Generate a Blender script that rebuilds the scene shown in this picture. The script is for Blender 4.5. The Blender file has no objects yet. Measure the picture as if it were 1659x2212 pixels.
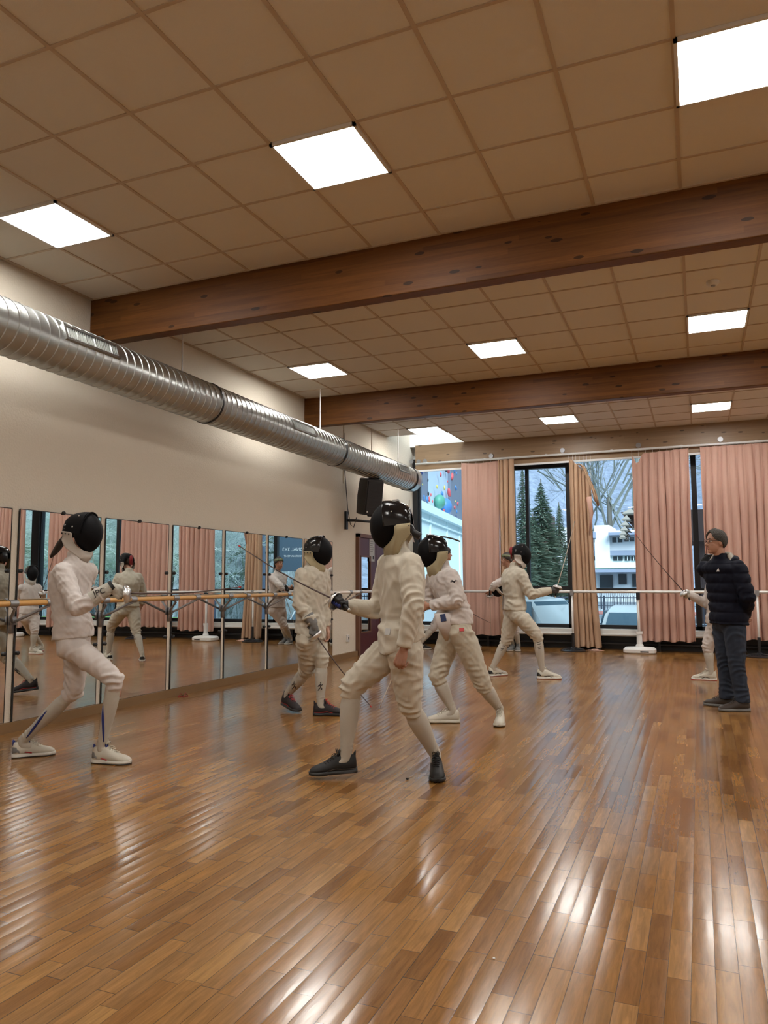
import bpy, math, random
import numpy as np
from mathutils import Vector, Matrix

random.seed(7); rng = np.random.default_rng(7)
C = bpy.context.scene.collection
sc = bpy.context.scene
PI = math.pi
def A3(*a): return np.array(a[0] if len(a) == 1 else a, float)
def nrm(v): v = np.array(v, float); return v/ (np.linalg.norm(v)+1e-12)

# ------------------------------------------------------------------ camera
IW, IH, FP, CH = 1659, 2212, 1625.0, 1.26
RC = np.array([[0.92294844, 0.03821781, 0.38302165], [0.38491141, -0.08371328, -0.91914922], [-0.00306387, 0.99575674, -0.09197351]])
cam = bpy.data.cameras.new('camera'); camo = bpy.data.objects.new('camera', cam); C.objects.link(camo)
cam.sensor_fit = 'HORIZONTAL'; cam.sensor_width = 36; cam.lens = 36*FP/IW; cam.clip_start = 0.05; cam.clip_end = 1000
M = Matrix([list(RC[i])+[0] for i in range(3)]+[[0, 0, 0, 1]]); M.translation = (0, 0, CH)
camo.matrix_world = M; sc.camera = camo
def ray(px, py): return RC @ np.array([px-IW/2, -(py-IH/2), -FP])
O = np.array([0, 0, CH])
def at(px, py, x=None, y=None, z=None):
    """the point of the place seen at a photo pixel, on the plane x=, y= or z="""
    d = ray(px, py)
    t = (x/d[0]) if x is not None else (y/d[1]) if y is not None else ((z-CH)/d[2])
    return O+t*d

# ------------------------------------------------------------------ world, sun, exposure
vs = sc.view_settings; sc.display_settings.display_device = 'sRGB'
vs.view_transform = 'Standard'; vs.look = 'None'; vs.gamma = 1; vs.use_curve_mapping = False; vs.exposure = 0.0
w = bpy.data.worlds.new('sky'); sc.world = w; w.use_nodes = True
nt = w.node_tree; nt.nodes.clear()
def N(nt, t, **k):
    n = nt.nodes.new(t)
    for a, b in k.items():
        if a.startswith('i_'): n.inputs[a[2:].replace('_', ' ')].default_value = b
        else: setattr(n, a, b)
    return n
L = lambda nt, a, b: nt.links.new(a, b)
tc = N(nt, 'ShaderNodeTexCoord'); mp = N(nt, 'ShaderNodeMapping'); mp.inputs['Scale'].default_value = (1.6, 1.6, 5)
nz = N(nt, 'ShaderNodeTexNoise', i_Scale=1.6, i_Detail=6); rp = N(nt, 'ShaderNodeValToRGB')
rp.color_ramp.elements[0].position = .38; rp.color_ramp.elements[0].color = (.36, .62, .82, 1)
rp.color_ramp.elements[1].position = .62; rp.color_ramp.elements[1].color = (.66, .86, .95, 1)
bg = N(nt, 'ShaderNodeBackground', i_Strength=1.3); wo = N(nt, 'ShaderNodeOutputWorld')
L(nt, tc.outputs['Generated'], mp.inputs[0]); L(nt, mp.outputs[0], nz.inputs['Vector']); L(nt, nz.outputs['Fac'], rp.inputs[0]); L(nt, rp.outputs[0], bg.inputs[0]); L(nt, bg.outputs[0], wo.inputs[0])
sl = bpy.data.lights.new('sun', 'SUN'); sl.energy = 6.5; sl.angle = math.radians(40); sl.color = (.9, .97, 1)
so = bpy.data.objects.new('sun', sl); C.objects.link(so); so.rotation_euler = (math.radians(50), 0, math.radians(38))
LED = 41.0          # radiance of the ceiling panels
try:
    sc.cycles.use_denoising = True; sc.cycles.max_bounces = 10; sc.cycles.diffuse_bounces = 5; sc.cycles.glossy_bounces = 5
    sc.cycles.transparent_max_bounces = 12; sc.cycles.caustics_reflective = False; sc.cycles.sample_clamp_indirect = 6
except Exception: pass

# ------------------------------------------------------------------ materials
def pmat(name, col, rough=.6, metal=0., bump=0., bscale=60., spec=None, coat=0., var=0., vscale=8., sheen=0., trans=0.):
    m = bpy.data.materials.new(name); m.use_nodes = True; nt = m.node_tree; b = nt.nodes['Principled BSDF']
    b.inputs['Base Color'].default_value = (*col, 1); b.inputs['Roughness'].default_value = rough; b.inputs['Metallic'].default_value = metal
    if spec is not None: b.inputs['Specular IOR Level'].default_value = spec
    if coat: b.inputs['Coat Weight'].default_value = coat; b.inputs['Coat Roughness'].default_value = .05
    if sheen: b.inputs['Sheen Weight'].default_value = sheen
    tc = N(nt, 'ShaderNodeTexCoord')
    if var:
        n = N(nt, 'ShaderNodeTexNoise', i_Scale=vscale, i_Detail=4); L(nt, tc.outputs['Object'], n.inputs['Vector'])
        mx = N(nt, 'ShaderNodeMixRGB', blend_type='MIX'); mx.inputs[1].default_value = (*[c*(1-var) for c in col], 1); mx.inputs[2].default_value = (*[min(1, c*(1+var)) for c in col], 1)
        L(nt, n.outputs['Fac'], mx.inputs[0]); L(nt, mx.outputs[0], b.inputs['Base Color'])
    if bump:
        n = N(nt, 'ShaderNodeTexNoise', i_Scale=bscale, i_Detail=5); L(nt, tc.outputs['Object'], n.inputs['Vector'])
        bp = N(nt, 'ShaderNodeBump', i_Strength=bump, i_Distance=.01); L(nt, n.outputs['Fac'], bp.inputs['Height']); L(nt, bp.outputs[0], b.inputs['Normal'])
    if trans:
        out = nt.nodes['Material Output']; tr = N(nt, 'ShaderNodeBsdfTranslucent'); tr.inputs[0].default_value = (*col, 1)
        ms = N(nt, 'ShaderNodeMixShader'); ms.inputs[0].default_value = trans
        L(nt, b.outputs[0], ms.inputs[1]); L(nt, tr.outputs[0], ms.inputs[2]); L(nt, ms.outputs[0], out.inputs[0])
    return m
def math_(nt, op, a, b=None, c=None):
    n = N(nt, 'ShaderNodeMath', operation=op)
    for i, v in enumerate((a, b, c)):
        if v is None: continue
        if isinstance(v, (int, float)): n.inputs[i].default_value = v
        else: L(nt, v, n.inputs[i])
    return n.outputs[0]

def floor_material():
    m = bpy.data.materials.new('varnished oak parquet'); m.use_nodes = True; nt = m.node_tree; b = nt.nodes['Principled BSDF']
    tc = N(nt, 'ShaderNodeTexCoord'); sp = N(nt, 'ShaderNodeSeparateXYZ'); L(nt, tc.outputs['Object'], sp.inputs[0])
    u = math_(nt, 'DIVIDE', sp.outputs[0], .071); row = math_(nt, 'FLOOR', u); fu = math_(nt, 'FRACT', u)
    wn = N(nt, 'ShaderNodeTexWhiteNoise', noise_dimensions='1D'); L(nt, row, wn.inputs['W'])
    v = math_(nt, 'ADD', math_(nt, 'DIVIDE', sp.outputs[1], .36), math_(nt, 'MULTIPLY', wn.outputs[0], 7.3)); col = math_(nt, 'FLOOR', v); fv = math_(nt, 'FRACT', v)
    cb = N(nt, 'ShaderNodeCombineXYZ'); L(nt, row, cb.inputs[0]); L(nt, col, cb.inputs[1])
    w2 = N(nt, 'ShaderNodeTexWhiteNoise', noise_dimensions='3D'); L(nt, cb.outputs[0], w2.inputs['Vector'])
    rp = N(nt, 'ShaderNodeValToRGB'); cr = rp.color_ramp
    cr.elements[0].position = 0; cr.elements[0].color = (.165, .072, .019, 1); cr.elements[1].position = 1; cr.elements[1].color = (.31, .16, .047, 1)
    for p, c in ((.25, (.21, .095, .025, 1)), (.5, (.26, .122, .031, 1)), (.72, (.225, .112, .036, 1)), (.88, (.275, .132, .036, 1))):
        e = cr.elements.new(p); e.color = c
    L(nt, w2.outputs[0], rp.inputs[0])
    # grain: stretched noise, offset per plank
    mp = N(nt, 'ShaderNodeMapping'); mp.inputs['Scale'].default_value = (38, 3.2, 1); L(nt, tc.outputs['Object'], mp.inputs[0])
    va = N(nt, 'ShaderNodeVectorMath', operation='ADD'); L(nt, mp.outputs[0], va.inputs[0])
    vm = N(nt, 'ShaderNodeVectorMath', operation='SCALE'); vm.inputs['Scale'].default_value = 37; L(nt, w2.outputs['Color'], vm.inputs[0]); L(nt, vm.outputs[0], va.inputs[1])
    g = N(nt, 'ShaderNodeTexNoise', i_Scale=1.6, i_Detail=6, i_Roughness=.65, i_Distortion=.8); L(nt, va.outputs[0], g.inputs['Vector'])
    gr = math_(nt, 'MULTIPLY_ADD', g.outputs['Fac'], 1.3, .36)
    mul = N(nt, 'ShaderNodeMixRGB', blend_type='MULTIPLY'); mul.inputs[0].default_value = 1; L(nt, rp.outputs[0], mul.inputs[1]); L(nt, gr, mul.inputs[2])
    # joints
    e1 = math_(nt, 'MINIMUM', fu, math_(nt, 'SUBTRACT', 1, fu)); e2 = math_(nt, 'MULTIPLY', math_(nt, 'MINIMUM', fv, math_(nt, 'SUBTRACT', 1, fv)), 5.0)
    gapw = math_(nt, 'MULTIPLY_ADD', wn.outputs[0], .018, .010)
    gp = math_(nt, 'LESS_THAN', math_(nt, 'MINIMUM', e1, e2), gapw)
    mg = N(nt, 'ShaderNodeMixRGB', blend_type='MIX'); L(nt, math_(nt, 'MULTIPLY', gp, .75), mg.inputs[0]); L(nt, mul.outputs[0], mg.inputs[1]); mg.inputs[2].default_value = (.03, .014, .006, 1)
    L(nt, mg.outputs[0], b.inputs['Base Color'])
    # waviness of the varnish and worn patches
    w1 = N(nt, 'ShaderNodeTexNoise', i_Scale=2.0, i_Detail=3); mp2 = N(nt, 'ShaderNodeMapping'); mp2.inputs['Scale'].default_value = (12, 3.5, 1); L(nt, tc.outputs['Object'], mp2.inputs[0]); L(nt, mp2.outputs[0], w1.inputs['Vector'])
    cu = math_(nt, 'MULTIPLY', math_(nt, 'POWER', math_(nt, 'ABSOLUTE', math_(nt, 'SUBTRACT', fu, .5)), 2), -2.2)
    tilt = math_(nt, 'MULTIPLY', math_(nt, 'SUBTRACT', fu, .5), math_(nt, 'MULTIPLY', math_(nt, 'SUBTRACT', w2.outputs[0], .5), .32))
    h = math_(nt, 'ADD', math_(nt, 'ADD', math_(nt, 'MULTIPLY', w1.outputs['Fac'], .55), cu), tilt)
    h = math_(nt, 'SUBTRACT', h, math_(nt, 'MULTIPLY', gp, .15))
    bp = N(nt, 'ShaderNodeBump', i_Strength=.4, i_Distance=.0026); L(nt, h, bp.inputs['Height']); L(nt, bp.outputs[0], b.inputs['Normal'])
    rn = N(nt, 'ShaderNodeTexNoise', i_Scale=.9, i_Detail=4); L(nt, tc.outputs['Object'], rn.inputs['Vector'])
    L(nt, math_(nt, 'ADD', math_(nt, 'MULTIPLY_ADD', rn.outputs['Fac'], .20, .08), math_(nt, 'MULTIPLY', w2.outputs[0], .05)), b.inputs['Roughness'])
    b.inputs['Specular IOR Level'].default_value = .5; b.inputs['Coat Weight'].default_value = .12; b.inputs['Coat Roughness'].default_value = .10; L(nt, bp.outputs[0], b.inputs['Coat Normal'])
    return m

def wood_material(name, c0, c1, scale=(1.2, 22, 22), knots=True, rough=.42, lam=.045, spec=.5):
    m = bpy.data.materials.new(name); m.use_nodes = True; nt = m.node_tree; b = nt.nodes['Principled BSDF']
    tc = N(nt, 'ShaderNodeTexCoord'); mp = N(nt, 'ShaderNodeMapping'); mp.inputs['Scale'].default_value = scale; L(nt, tc.outputs['Object'], mp.inputs[0])
    sp = N(nt, 'ShaderNodeSeparateXYZ'); L(nt, tc.outputs['Object'], sp.inputs[0])
    lay = math_(nt, 'FLOOR', math_(nt, 'DIVIDE', sp.outputs[2], lam)); wl = N(nt, 'ShaderNodeTexWhiteNoise', noise_dimensions='1D'); L(nt, lay, wl.inputs['W'])
    seg = math_(nt, 'FLOOR', math_(nt, 'ADD', math_(nt, 'DIVIDE', sp.outputs[0], 1.9), math_(nt, 'MULTIPLY', wl.outputs[0], 9)))
    cb = N(nt, 'ShaderNodeCombineXYZ'); L(nt, lay, cb.inputs[0]); L(nt, seg, cb.inputs[1]); w2 = N(nt, 'ShaderNodeTexWhiteNoise', noise_dimensions='3D'); L(nt, cb.outputs[0], w2.inputs['Vector'])
    n = N(nt, 'ShaderNodeTexNoise', i_Scale=1.5, i_Detail=6, i_Roughness=.6, i_Distortion=.6); L(nt, mp.outputs[0], n.inputs['Vector'])
    f = math_(nt, 'MULTIPLY_ADD', w2.outputs[0], .3, math_(nt, 'MULTIPLY', n.outputs['Fac'], .8))
    mx = N(nt, 'ShaderNodeMixRGB'); mx.inputs[1].default_value = (*c0, 1); mx.inputs[2].default_value = (*c1, 1); L(nt, math_(nt, 'SUBTRACT', f, .05), mx.inputs[0]); out = mx.outputs[0]
    if knots:
        vo = N(nt, 'ShaderNodeTexVoronoi', i_Scale=1.0); mp3 = N(nt, 'ShaderNodeMapping'); mp3.inputs['Scale'].default_value = (3.2, 6, 9.5); L(nt, tc.outputs['Object'], mp3.inputs[0]); L(nt, mp3.outputs[0], vo.inputs['Vector'])
        k = math_(nt, 'LESS_THAN', math_(nt, 'ADD', vo.outputs['Distance'], math_(nt, 'MULTIPLY', n.outputs['Fac'], .10)), .19)
        mk = N(nt, 'ShaderNodeMixRGB'); L(nt, math_(nt, 'MULTIPLY', k, .75), mk.inputs[0]); L(nt, out, mk.inputs[1]); mk.inputs[2].default_value = (*[c*.25 for c in c0], 1); out = mk.outputs[0]
    L(nt, out, b.inputs['Base Color']); b.inputs['Roughness'].default_value = rough; b.inputs['Specular IOR Level'].default_value = spec
    bp = N(nt, 'ShaderNodeBump', i_Strength=.25, i_Distance=.004); L(nt, n.outputs['Fac'], bp.inputs['Height']); L(nt, bp.outputs[0], b.inputs['Normal'])
    return m

def glass_material():
    m = bpy.data.materials.new('window glass'); m.use_nodes = True; nt = m.node_tree; nt.nodes.clear()
    o = N(nt, 'ShaderNodeOutputMaterial'); t = N(nt, 'ShaderNodeBsdfTransparent'); t.inputs[0].default_value = (.93, .97, 1, 1)
    g = N(nt, 'ShaderNodeBsdfGlossy'); g.inputs['Roughness'].default_value = .01; fr = N(nt, 'ShaderNodeFresnel', i_IOR=1.3); ms = N(nt, 'ShaderNodeMixShader')
    L(nt, fr.outputs[0], ms.inputs[0]); L(nt, t.outputs[0], ms.inputs[1]); L(nt, g.outputs[0], ms.inputs[2]); L(nt, ms.outputs[0], o.inputs[0]); return m

def emit(name, col, s):
    m = bpy.data.materials.new(name); m.use_nodes = True; b = m.node_tree.nodes['Principled BSDF']
    b.inputs['Base Color'].default_value = (*col, 1); b.inputs['Emission Color'].default_value = (*col, 1); b.inputs['Emission Strength'].default_value = s; return m

MT = dict(
    floor=floor_material(),
    beam=wood_material('dark stained glulam', (.040, .013, .003), (.21, .078, .016), rough=.5, spec=.25),
    header=wood_material('pale glulam', (.20, .125, .07), (.36, .24, .14)),
    wall=pmat('rough white plaster', (.70, .635, .53), .9, bump=.5, bscale=55, var=.05, vscale=.8),
    wallw=pmat('white plaster', (.84, .82, .78), .9, bump=.3, bscale=40),
    ceil=pmat('ceiling tile', (.74, .71, .64), .85, bump=.12, bscale=180, var=.03, vscale=1.2, spec=.3),
    ceiln=pmat('paler ceiling tile', (.76, .73, .68), .85, bump=.12, bscale=180, var=.03, vscale=1.2, spec=.3),  # slightly lighter, less yellow tile for the bay before the windows
    stain=pmat('stained ceiling tile', (.55, .43, .22), .9, var=.5, vscale=14),
    grid=pmat('ceiling grid bar', (.52, .42, .31), .7),
    led=emit('lit led diffuser', (1.0, .975, .93), LED),
    white=pmat('white paint', (.72, .72, .7), .5), metalw=pmat('white lacquered steel', (.75, .75, .74), .35),
    zinc=pmat('galvanised spiral duct steel', (.46, .475, .46), .30, metal=.95, bump=.10, bscale=9, var=.12, vscale=6),
    slat=pmat('dull slat metal', (.28, .285, .27), .6, metal=.3), steel=pmat('grey steel', (.33, .33, .34), .4, metal=.8), chrome=pmat('polished steel', (.7, .7, .7), .3, metal=1.),
    bladem=pmat('dark blade steel', (.10, .075, .07), .4, metal=.7), bladel=pmat('bright blade steel', (.55, .48, .40), .35, metal=.5),
    black=pmat('black paint', (.010, .010, .012), .45), blackf=pmat('black plastic', (.012, .012, .014), .35, bump=.1, bscale=150),
    gloss=pmat('glossy black vinyl', (.006, .006, .007), .13, bump=.06, bscale=25), mesh=pmat('black steel mask mesh', (.004, .004, .005), .55, bump=.2, bscale=500, spec=.12),
    redin=pmat('dark red lining', (.25, .015, .02), .6),
    mirror=pmat('mirror silver', (.83, .86, .86), .0, metal=1.), kick=pmat('brown kick board', (.21, .12, .05), .55, var=.15, vscale=3),
    barre=wood_material('varnished beech', (.55, .28, .08), (.72, .42, .15), scale=(22, 1.2, 22), knots=False, rough=.3, lam=.5),
    barre_lit=pmat('barre tube paled by light', (.74, .68, .62), .35),  # paleness from light falling on the short barre is put into this colour
    door=pmat('burgundy door paint', (.085, .018, .022), .4), frame=pmat('brown timber frame', (.16, .07, .04), .5),
    glass=glass_material(),
    curt=pmat('pink cotton curtain', (.72, .47, .38), .9, bump=.25, bscale=240, trans=.30, var=.05, vscale=3),
    curtb=pmat('tan cotton curtain', (.62, .42, .28), .9, bump=.25, bscale=240, trans=.2, var=.05, vscale=3),
    suit=pmat('cream fencing cloth', (.50, .455, .365), .85, bump=.18, bscale=420, sheen=.2), suitw=pmat('white fencing cloth', (.56, .51, .475), .85, bump=.18, bscale=420, sheen=.2),
    suitc=pmat('off white fencing cloth', (.50, .46, .365), .85, bump=.18, bscale=420, sheen=.2), sock=pmat('white knitted sock', (.49, .455, .385), .95, bump=.4, bscale=500),
    bib=pmat('beige bib canvas', (.34, .285, .17), .85, bump=.2, bscale=300), bibw=pmat('white bib canvas', (.50, .46, .41), .85, bump=.2, bscale=300),
    skin=pmat('skin', (.42, .22, .145), .5, var=.08, vscale=20), skind=pmat('tanned skin', (.34, .17, .11), .5, var=.08, vscale=20), lip=pmat('lips', (.33, .12, .09), .5),
    hair=pmat('dark brown hair', (.018, .009, .006), .5, bump=.8, bscale=120), hairg=pmat('greying hair', (.036, .029, .022), .7, bump=1., bscale=90, var=.4, vscale=40),
    navy=pmat('navy puffer nylon', (.0022, .0032, .011), .75, spec=.2, bump=.1, bscale=60), hood=pmat('grey sweatshirt', (.36, .33, .28), .9, bump=.3, bscale=200),
    jean=pmat('dark blue denim', (.016, .025, .045), .85, bump=.4, bscale=350, var=.45, vscale=3.5), brown=pmat('brown leather', (.035, .022, .014), .5),
    glg=pmat('grey glove', (.17, .17, .165), .7, bump=.2), glb=pmat('black glove', (.010, .010, .012), .6, bump=.2), glw=pmat('light grey glove', (.42, .40, .34), .75, bump=.2), gld=pmat('charcoal glove', (.045, .042, .042), .7),
    blue=pmat('royal blue', (.012, .025, .16), .6), dblue=pmat('dark blue patch', (.03, .05, .13), .7), red=pmat('red', (.42, .03, .03), .6), lightp=pmat('grey patch', (.45, .45, .44), .6),
    ink=pmat('ink print', (.03, .025, .03), .8), shoew=pmat('white shoe leather', (.52, .49, .41), .5), shoeb=pmat('black shoe suede', (.004, .004, .004), .6), shoer=pmat('black and red mesh', (.010, .005, .006), .7),
    solew=pmat('white rubber sole', (.6, .58, .52), .5), soleb=pmat('black rubber sole', (.012, .012, .012), .5), soleg=pmat('gum sole', (.25, .05, .03), .5), greenb=pmat('green patterned band', (.15, .17, .09), .8, var=.6, vscale=60),
)
# ------------------------------------------------------------------ mesh helpers
class MB:
    def __init__(s): s.V = []; s.F = []; s.mi = []; s.n = 0
    def add(s, V, F, mi=0):
        V = np.asarray(V, float); s.V.append(V); s.F += [tuple(int(i)+s.n for i in f) for f in F]; s.mi += [mi]*len(F); s.n += len(V); return s
    def box(s, c, sz, R=None, mi=0):
        c = A3(c); h = A3(sz)/2; v = np.array([[x, y, z] for x in (-1, 1) for y in (-1, 1) for z in (-1, 1)])*h
        if R is not None: v = v @ np.array(R).T
        return s.add(v+c, [(0, 1, 3, 2), (4, 6, 7, 5), (0, 4, 5, 1), (2, 3, 7, 6), (0, 2, 6, 4), (1, 5, 7, 3)], mi)
    def rng(s, x0, x1, y0, y1, z0, z1, mi=0): return s.box(((x0+x1)/2, (y0+y1)/2, (z0+z1)/2), (abs(x1-x0), abs(y1-y0), abs(z1-z0)), mi=mi)
    def loft(s, rings, mi=0, caps=True, closed=True):
        R = [np.asarray(r, float) for r in rings]; n = len(R[0]); V = np.vstack(R); F = []
        for i in range(len(R)-1):
            for j in range(n if closed else n-1):
                a, b = i*n+j, i*n+(j+1) % n; F.append((a, b, b+n, a+n))
        if caps and closed: F.append(tuple(range(n-1, -1, -1))); F.append(tuple(range((len(R)-1)*n, len(R)*n)))
        return s.add(V, F, mi)
    def tube(s, P, r, n=12, mi=0, sq=None, up=None, round_=False):
        P = [A3(p) for p in P]; k = len(P); r = list(r) if hasattr(r, '__len__') else [r]*k
        if round_:
            d0 = nrm(P[0]-P[1]); d1 = nrm(P[-1]-P[-2]); r0, r1 = r[0], r[-1]
            P = [P[0]+d0*r0*.96, P[0]+d0*r0*.7]+P+[P[-1]+d1*r1*.7, P[-1]+d1*r1*.96]; r = [r0*.28, r0*.71]+r+[r1*.71, r1*.28]; k = len(P)
        T = [nrm(P[min(i+1, k-1)]-P[max(i-1, 0)]) for i in range(k)]
        u = A3(up) if up is not None else (A3(0, 0, 1) if abs(T[0][2]) < .9 else A3(1, 0, 0)); u = nrm(u-u.dot(T[0])*T[0]); rings = []
        for i in range(k):
            u = nrm(u-u.dot(T[i])*T[i]); v = np.cross(T[i], u); a = np.arange(n)*2*PI/n; q = 1. if sq is None else (sq[i] if hasattr(sq, '__len__') else sq)
            rings.append(P[i]+r[i]*(np.outer(np.cos(a), u)*q+np.outer(np.sin(a), v)))
        return s.loft(rings, mi)
    def ell(s, c, rad, fr=None, nu=20, nv=12, mi=0):
        fr = np.eye(3) if fr is None else np.array(fr); rings = []
        for i in range(nv+1):
            t = -PI/2+PI*(i if 0 < i < nv else (.08 if i == 0 else nv-.08))/nv; a = np.arange(nu)*2*PI/nu
            p = np.stack([np.cos(a)*math.cos(t), np.sin(a)*math.cos(t), np.full(nu, math.sin(t))], 1)*A3(rad); rings.append(A3(c)+p@fr)
        return s.loft(rings, mi)
    def disc(s, c, ax, r, th, n=24, mi=0): c = A3(c); ax = nrm(ax); return s.tube([c-ax*th/2, c+ax*th/2], r, n, mi)
    def build(s, name, mat, parent=None, smooth=False, auto=None, loc=None):
        me = bpy.data.meshes.new(name); V = np.vstack(s.V)
        off = A3(loc) if loc is not None else (A3(parent['_o']) if parent is not None and '_o' in parent else A3(0, 0, 0))
        me.from_pydata((V-off).tolist(), [], s.F)
        for m in (mat if isinstance(mat, (list, tuple)) else [mat]): me.materials.append(MT[m] if isinstance(m, str) else m)
        me.polygons.foreach_set('material_index', s.mi); me.update()
        if smooth: me.polygons.foreach_set('use_smooth', [True]*len(me.polygons))
        if auto: 
            me.polygons.foreach_set('use_smooth', [True]*len(me.polygons))
            try: me.set_sharp_from_angle(angle=math.radians(auto))
            except Exception: pass
        o = bpy.data.objects.new(name, me); C.objects.link(o)
        if parent is not None: o.parent = parent
        elif loc is not None: o.location = loc
        if loc is not None: o['_o'] = list(loc)
        elif parent is not None and '_o' in parent: o['_o'] = list(parent['_o'])
        return o
def tag(o, label=None, cat=None, group=None, kind=None):
    for k, v in (('label', label), ('category', cat), ('group', group), ('kind', kind)):
        if v: o[k] = v
    return o
def thing(name, label, cat, loc, group=None):
    o = bpy.data.objects.new(name, None); C.objects.link(o); o.location = loc; o.empty_display_size = .1; o['_o'] = list(map(float, loc)); return tag(o, label, cat, group)
def struct(name, mb, mat, **k): return tag(mb.build(name, mat, **k), kind='structure')
def bevel(o, w=.006, seg=2):
    m = o.modifiers.new('bevel', 'BEVEL'); m.width = w; m.segments = seg; m.limit_method = 'ANGLE'; return o
def dup(o, delta):
    c = o.copy(); C.objects.link(c); c.location = Vector(o.location)+Vector(delta)
    def kids(src, dst):
        for ch in list(src.children):
            d = ch.copy(); C.objects.link(d); d.parent = dst; kids(ch, d)
    kids(o, c); return c
def text_mesh(txt, size, loc, xdir, zdir, mat, parent, name='lettering', depth=.004, align='CENTER'):
    cu = bpy.data.curves.new('t', 'FONT'); cu.body = txt; cu.size = size; cu.extrude = depth; cu.align_x = align; cu.align_y = 'CENTER'
    to = bpy.data.objects.new('t', cu); C.objects.link(to); dg = bpy.context.evaluated_depsgraph_get(); me = bpy.data.meshes.new_from_object(to.evaluated_get(dg))
    bpy.data.objects.remove(to); V = np.array([v.co[:] for v in me.vertices]); X = nrm(xdir); Z = nrm(zdir); Y = np.cross(X, Z)*-1
    F = [tuple(p.vertices) for p in me.polygons]; bpy.data.meshes.remove(me)
    W_ = A3(loc)+np.outer(V[:, 0], X)+np.outer(V[:, 1], Z)+np.outer(V[:, 2], np.cross(X, Z))
    mb = MB(); mb.add(W_, F); return mb.build(name, mat, parent)

# ------------------------------------------------------------------ room shell
XL, XR, YB, YF, ZC = -5.45, 6.5, -3.2, 14.72, 4.04
struct('floor', MB().rng(XL-.2, XR+.2, YB-.2, YF+.1, -.2, 0), 'floor')
m = MB(); m.rng(XL-.2, XL, YB-.2, 14.9, -.2, 5.3)
struct('wall_left', m, 'wall')
struct('wall_right', MB().rng(XR, XR+.2, YB-.2, 14.9, -.2, 5.3), 'wallw')
struct('wall_back', MB().rng(XL, XR, YB-.2, YB, -.2, 5.3), 'wallw')
# ceiling: bays between the beams, a missing tile field in the far left corner
BE = [(5.55, 5.69), (9.93, 10.07), (14.35, 14.5)]
GX = [-.017+.6*k for k in range(-9, 11)]; GXc = [g for g in GX if XL < g < XR]
def bay(n, y0, y1, ys, mat, hole=None):
    m = MB()
    if hole: m.rng(XL, hole, y0, hole_y, ZC, ZC+.03); m.rng(hole, XR, y0, y1, ZC, ZC+.03)
    else: m.rng(XL, XR, y0, y1, ZC, ZC+.03)
    c = struct('ceiling' if n == 1 else 'ceiling', m, mat)
    g = MB()
    for x in GXc:
        if hole and x < hole-.05: g.rng(x-.012, x+.012, y0, hole_y, ZC-.007, ZC)
        else: g.rng(x-.012, x+.012, y0, y1, ZC-.007, ZC)
    for y in ys:
        if hole and y > hole_y: g.rng(hole, XR, y-.010, y+.010, ZC-.006, ZC)
        else: g.rng(XL, XR, y-.010, y+.010, ZC-.006, ZC)
    g.rng(XL, XL+.02, y0, hole_y if hole else y1, ZC-.006, ZC); g.rng(hole or XL, XR, y1-.02, y1, ZC-.006, ZC)
    g.build('ceiling_grid', 'grid', c)
hole_y = 13.25
bay(1, YB, 5.55, [.33+.6*k for k in range(-5, 9)], 'ceil')
bay(2, 5.69, 9.93, [8.32+.6*k for k in range(-4, 3)], 'ceil')
bay(3, 10.07, 14.35, [12.66+.6*k for k in range(-4, 3)], 'ceiln', hole=-4.217)
# roof over everything, left open above the missing tiles so daylight falls in
m = MB(); m.rng(XL-.2, XR+.2, YB-.2, 12.6, 5.3, 5.45); m.rng(-2.9, XR+.2, 12.6, 15.0, 5.3, 5.45); struct('ceiling', m, 'wallw')
m = MB(); m.rng(XL, XR, 14.5, 14.6, ZC, 5.3); struct('wall_front', m, 'wallw')
m = MB(); m.rng(-2.9, -2.8, 13.2, 14.5, ZC+.05, 5.3); struct('wall_front', m, 'wallw')
m = MB(); m.rng(-4.79, -4.22, 6.50, 7.08, ZC-.004, ZC)
# one stained tile, flush in the second bay
struct('trim_1', MB().rng(-4.20, -3.63, 5.95, 6.50, ZC-.003, ZC), 'stain')
for i, (a, b) in enumerate(BE[:2]):
    o = MB().rng(XL, XR, a, b, 3.60, ZC).build('ceiling_beam', 'beam', loc=None); bevel(o, .008)
    tag(o, ['dark stained timber beam across the ceiling, nearest of the three', 'dark stained timber beam across the ceiling, middle of the three'][i], 'beam', kind=None)
hb = MB().rng(-5.28, XR, 14.35, 14.5, 3.52, ZC).build('ceiling_beam', 'header'); bevel(hb, .006)
tag(hb, 'pale timber beam above the curtained windows', 'beam')
for (px, py) in ((889, 997), (904, 997), (918, 996)): 
    p = at(px, py, y=14.34); MB().disc(p, (0, 1, 0), .042, .02).build('bolt_cap', 'steel', hb)
for px, py in ((1061, 985), (1215, 973), (1379, 962), (1556, 949)):
    p = at(px, py, y=14.34); MB().disc(p, (0, 1, 0), .045, .03).build('bolt_cap', 'steel', hb)
for x in (2.2, 3.6, 5.0): MB().disc((x, 14.34, 3.72), (0, 1, 0), .045, .03).build('bolt_cap', 'steel', hb)

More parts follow.
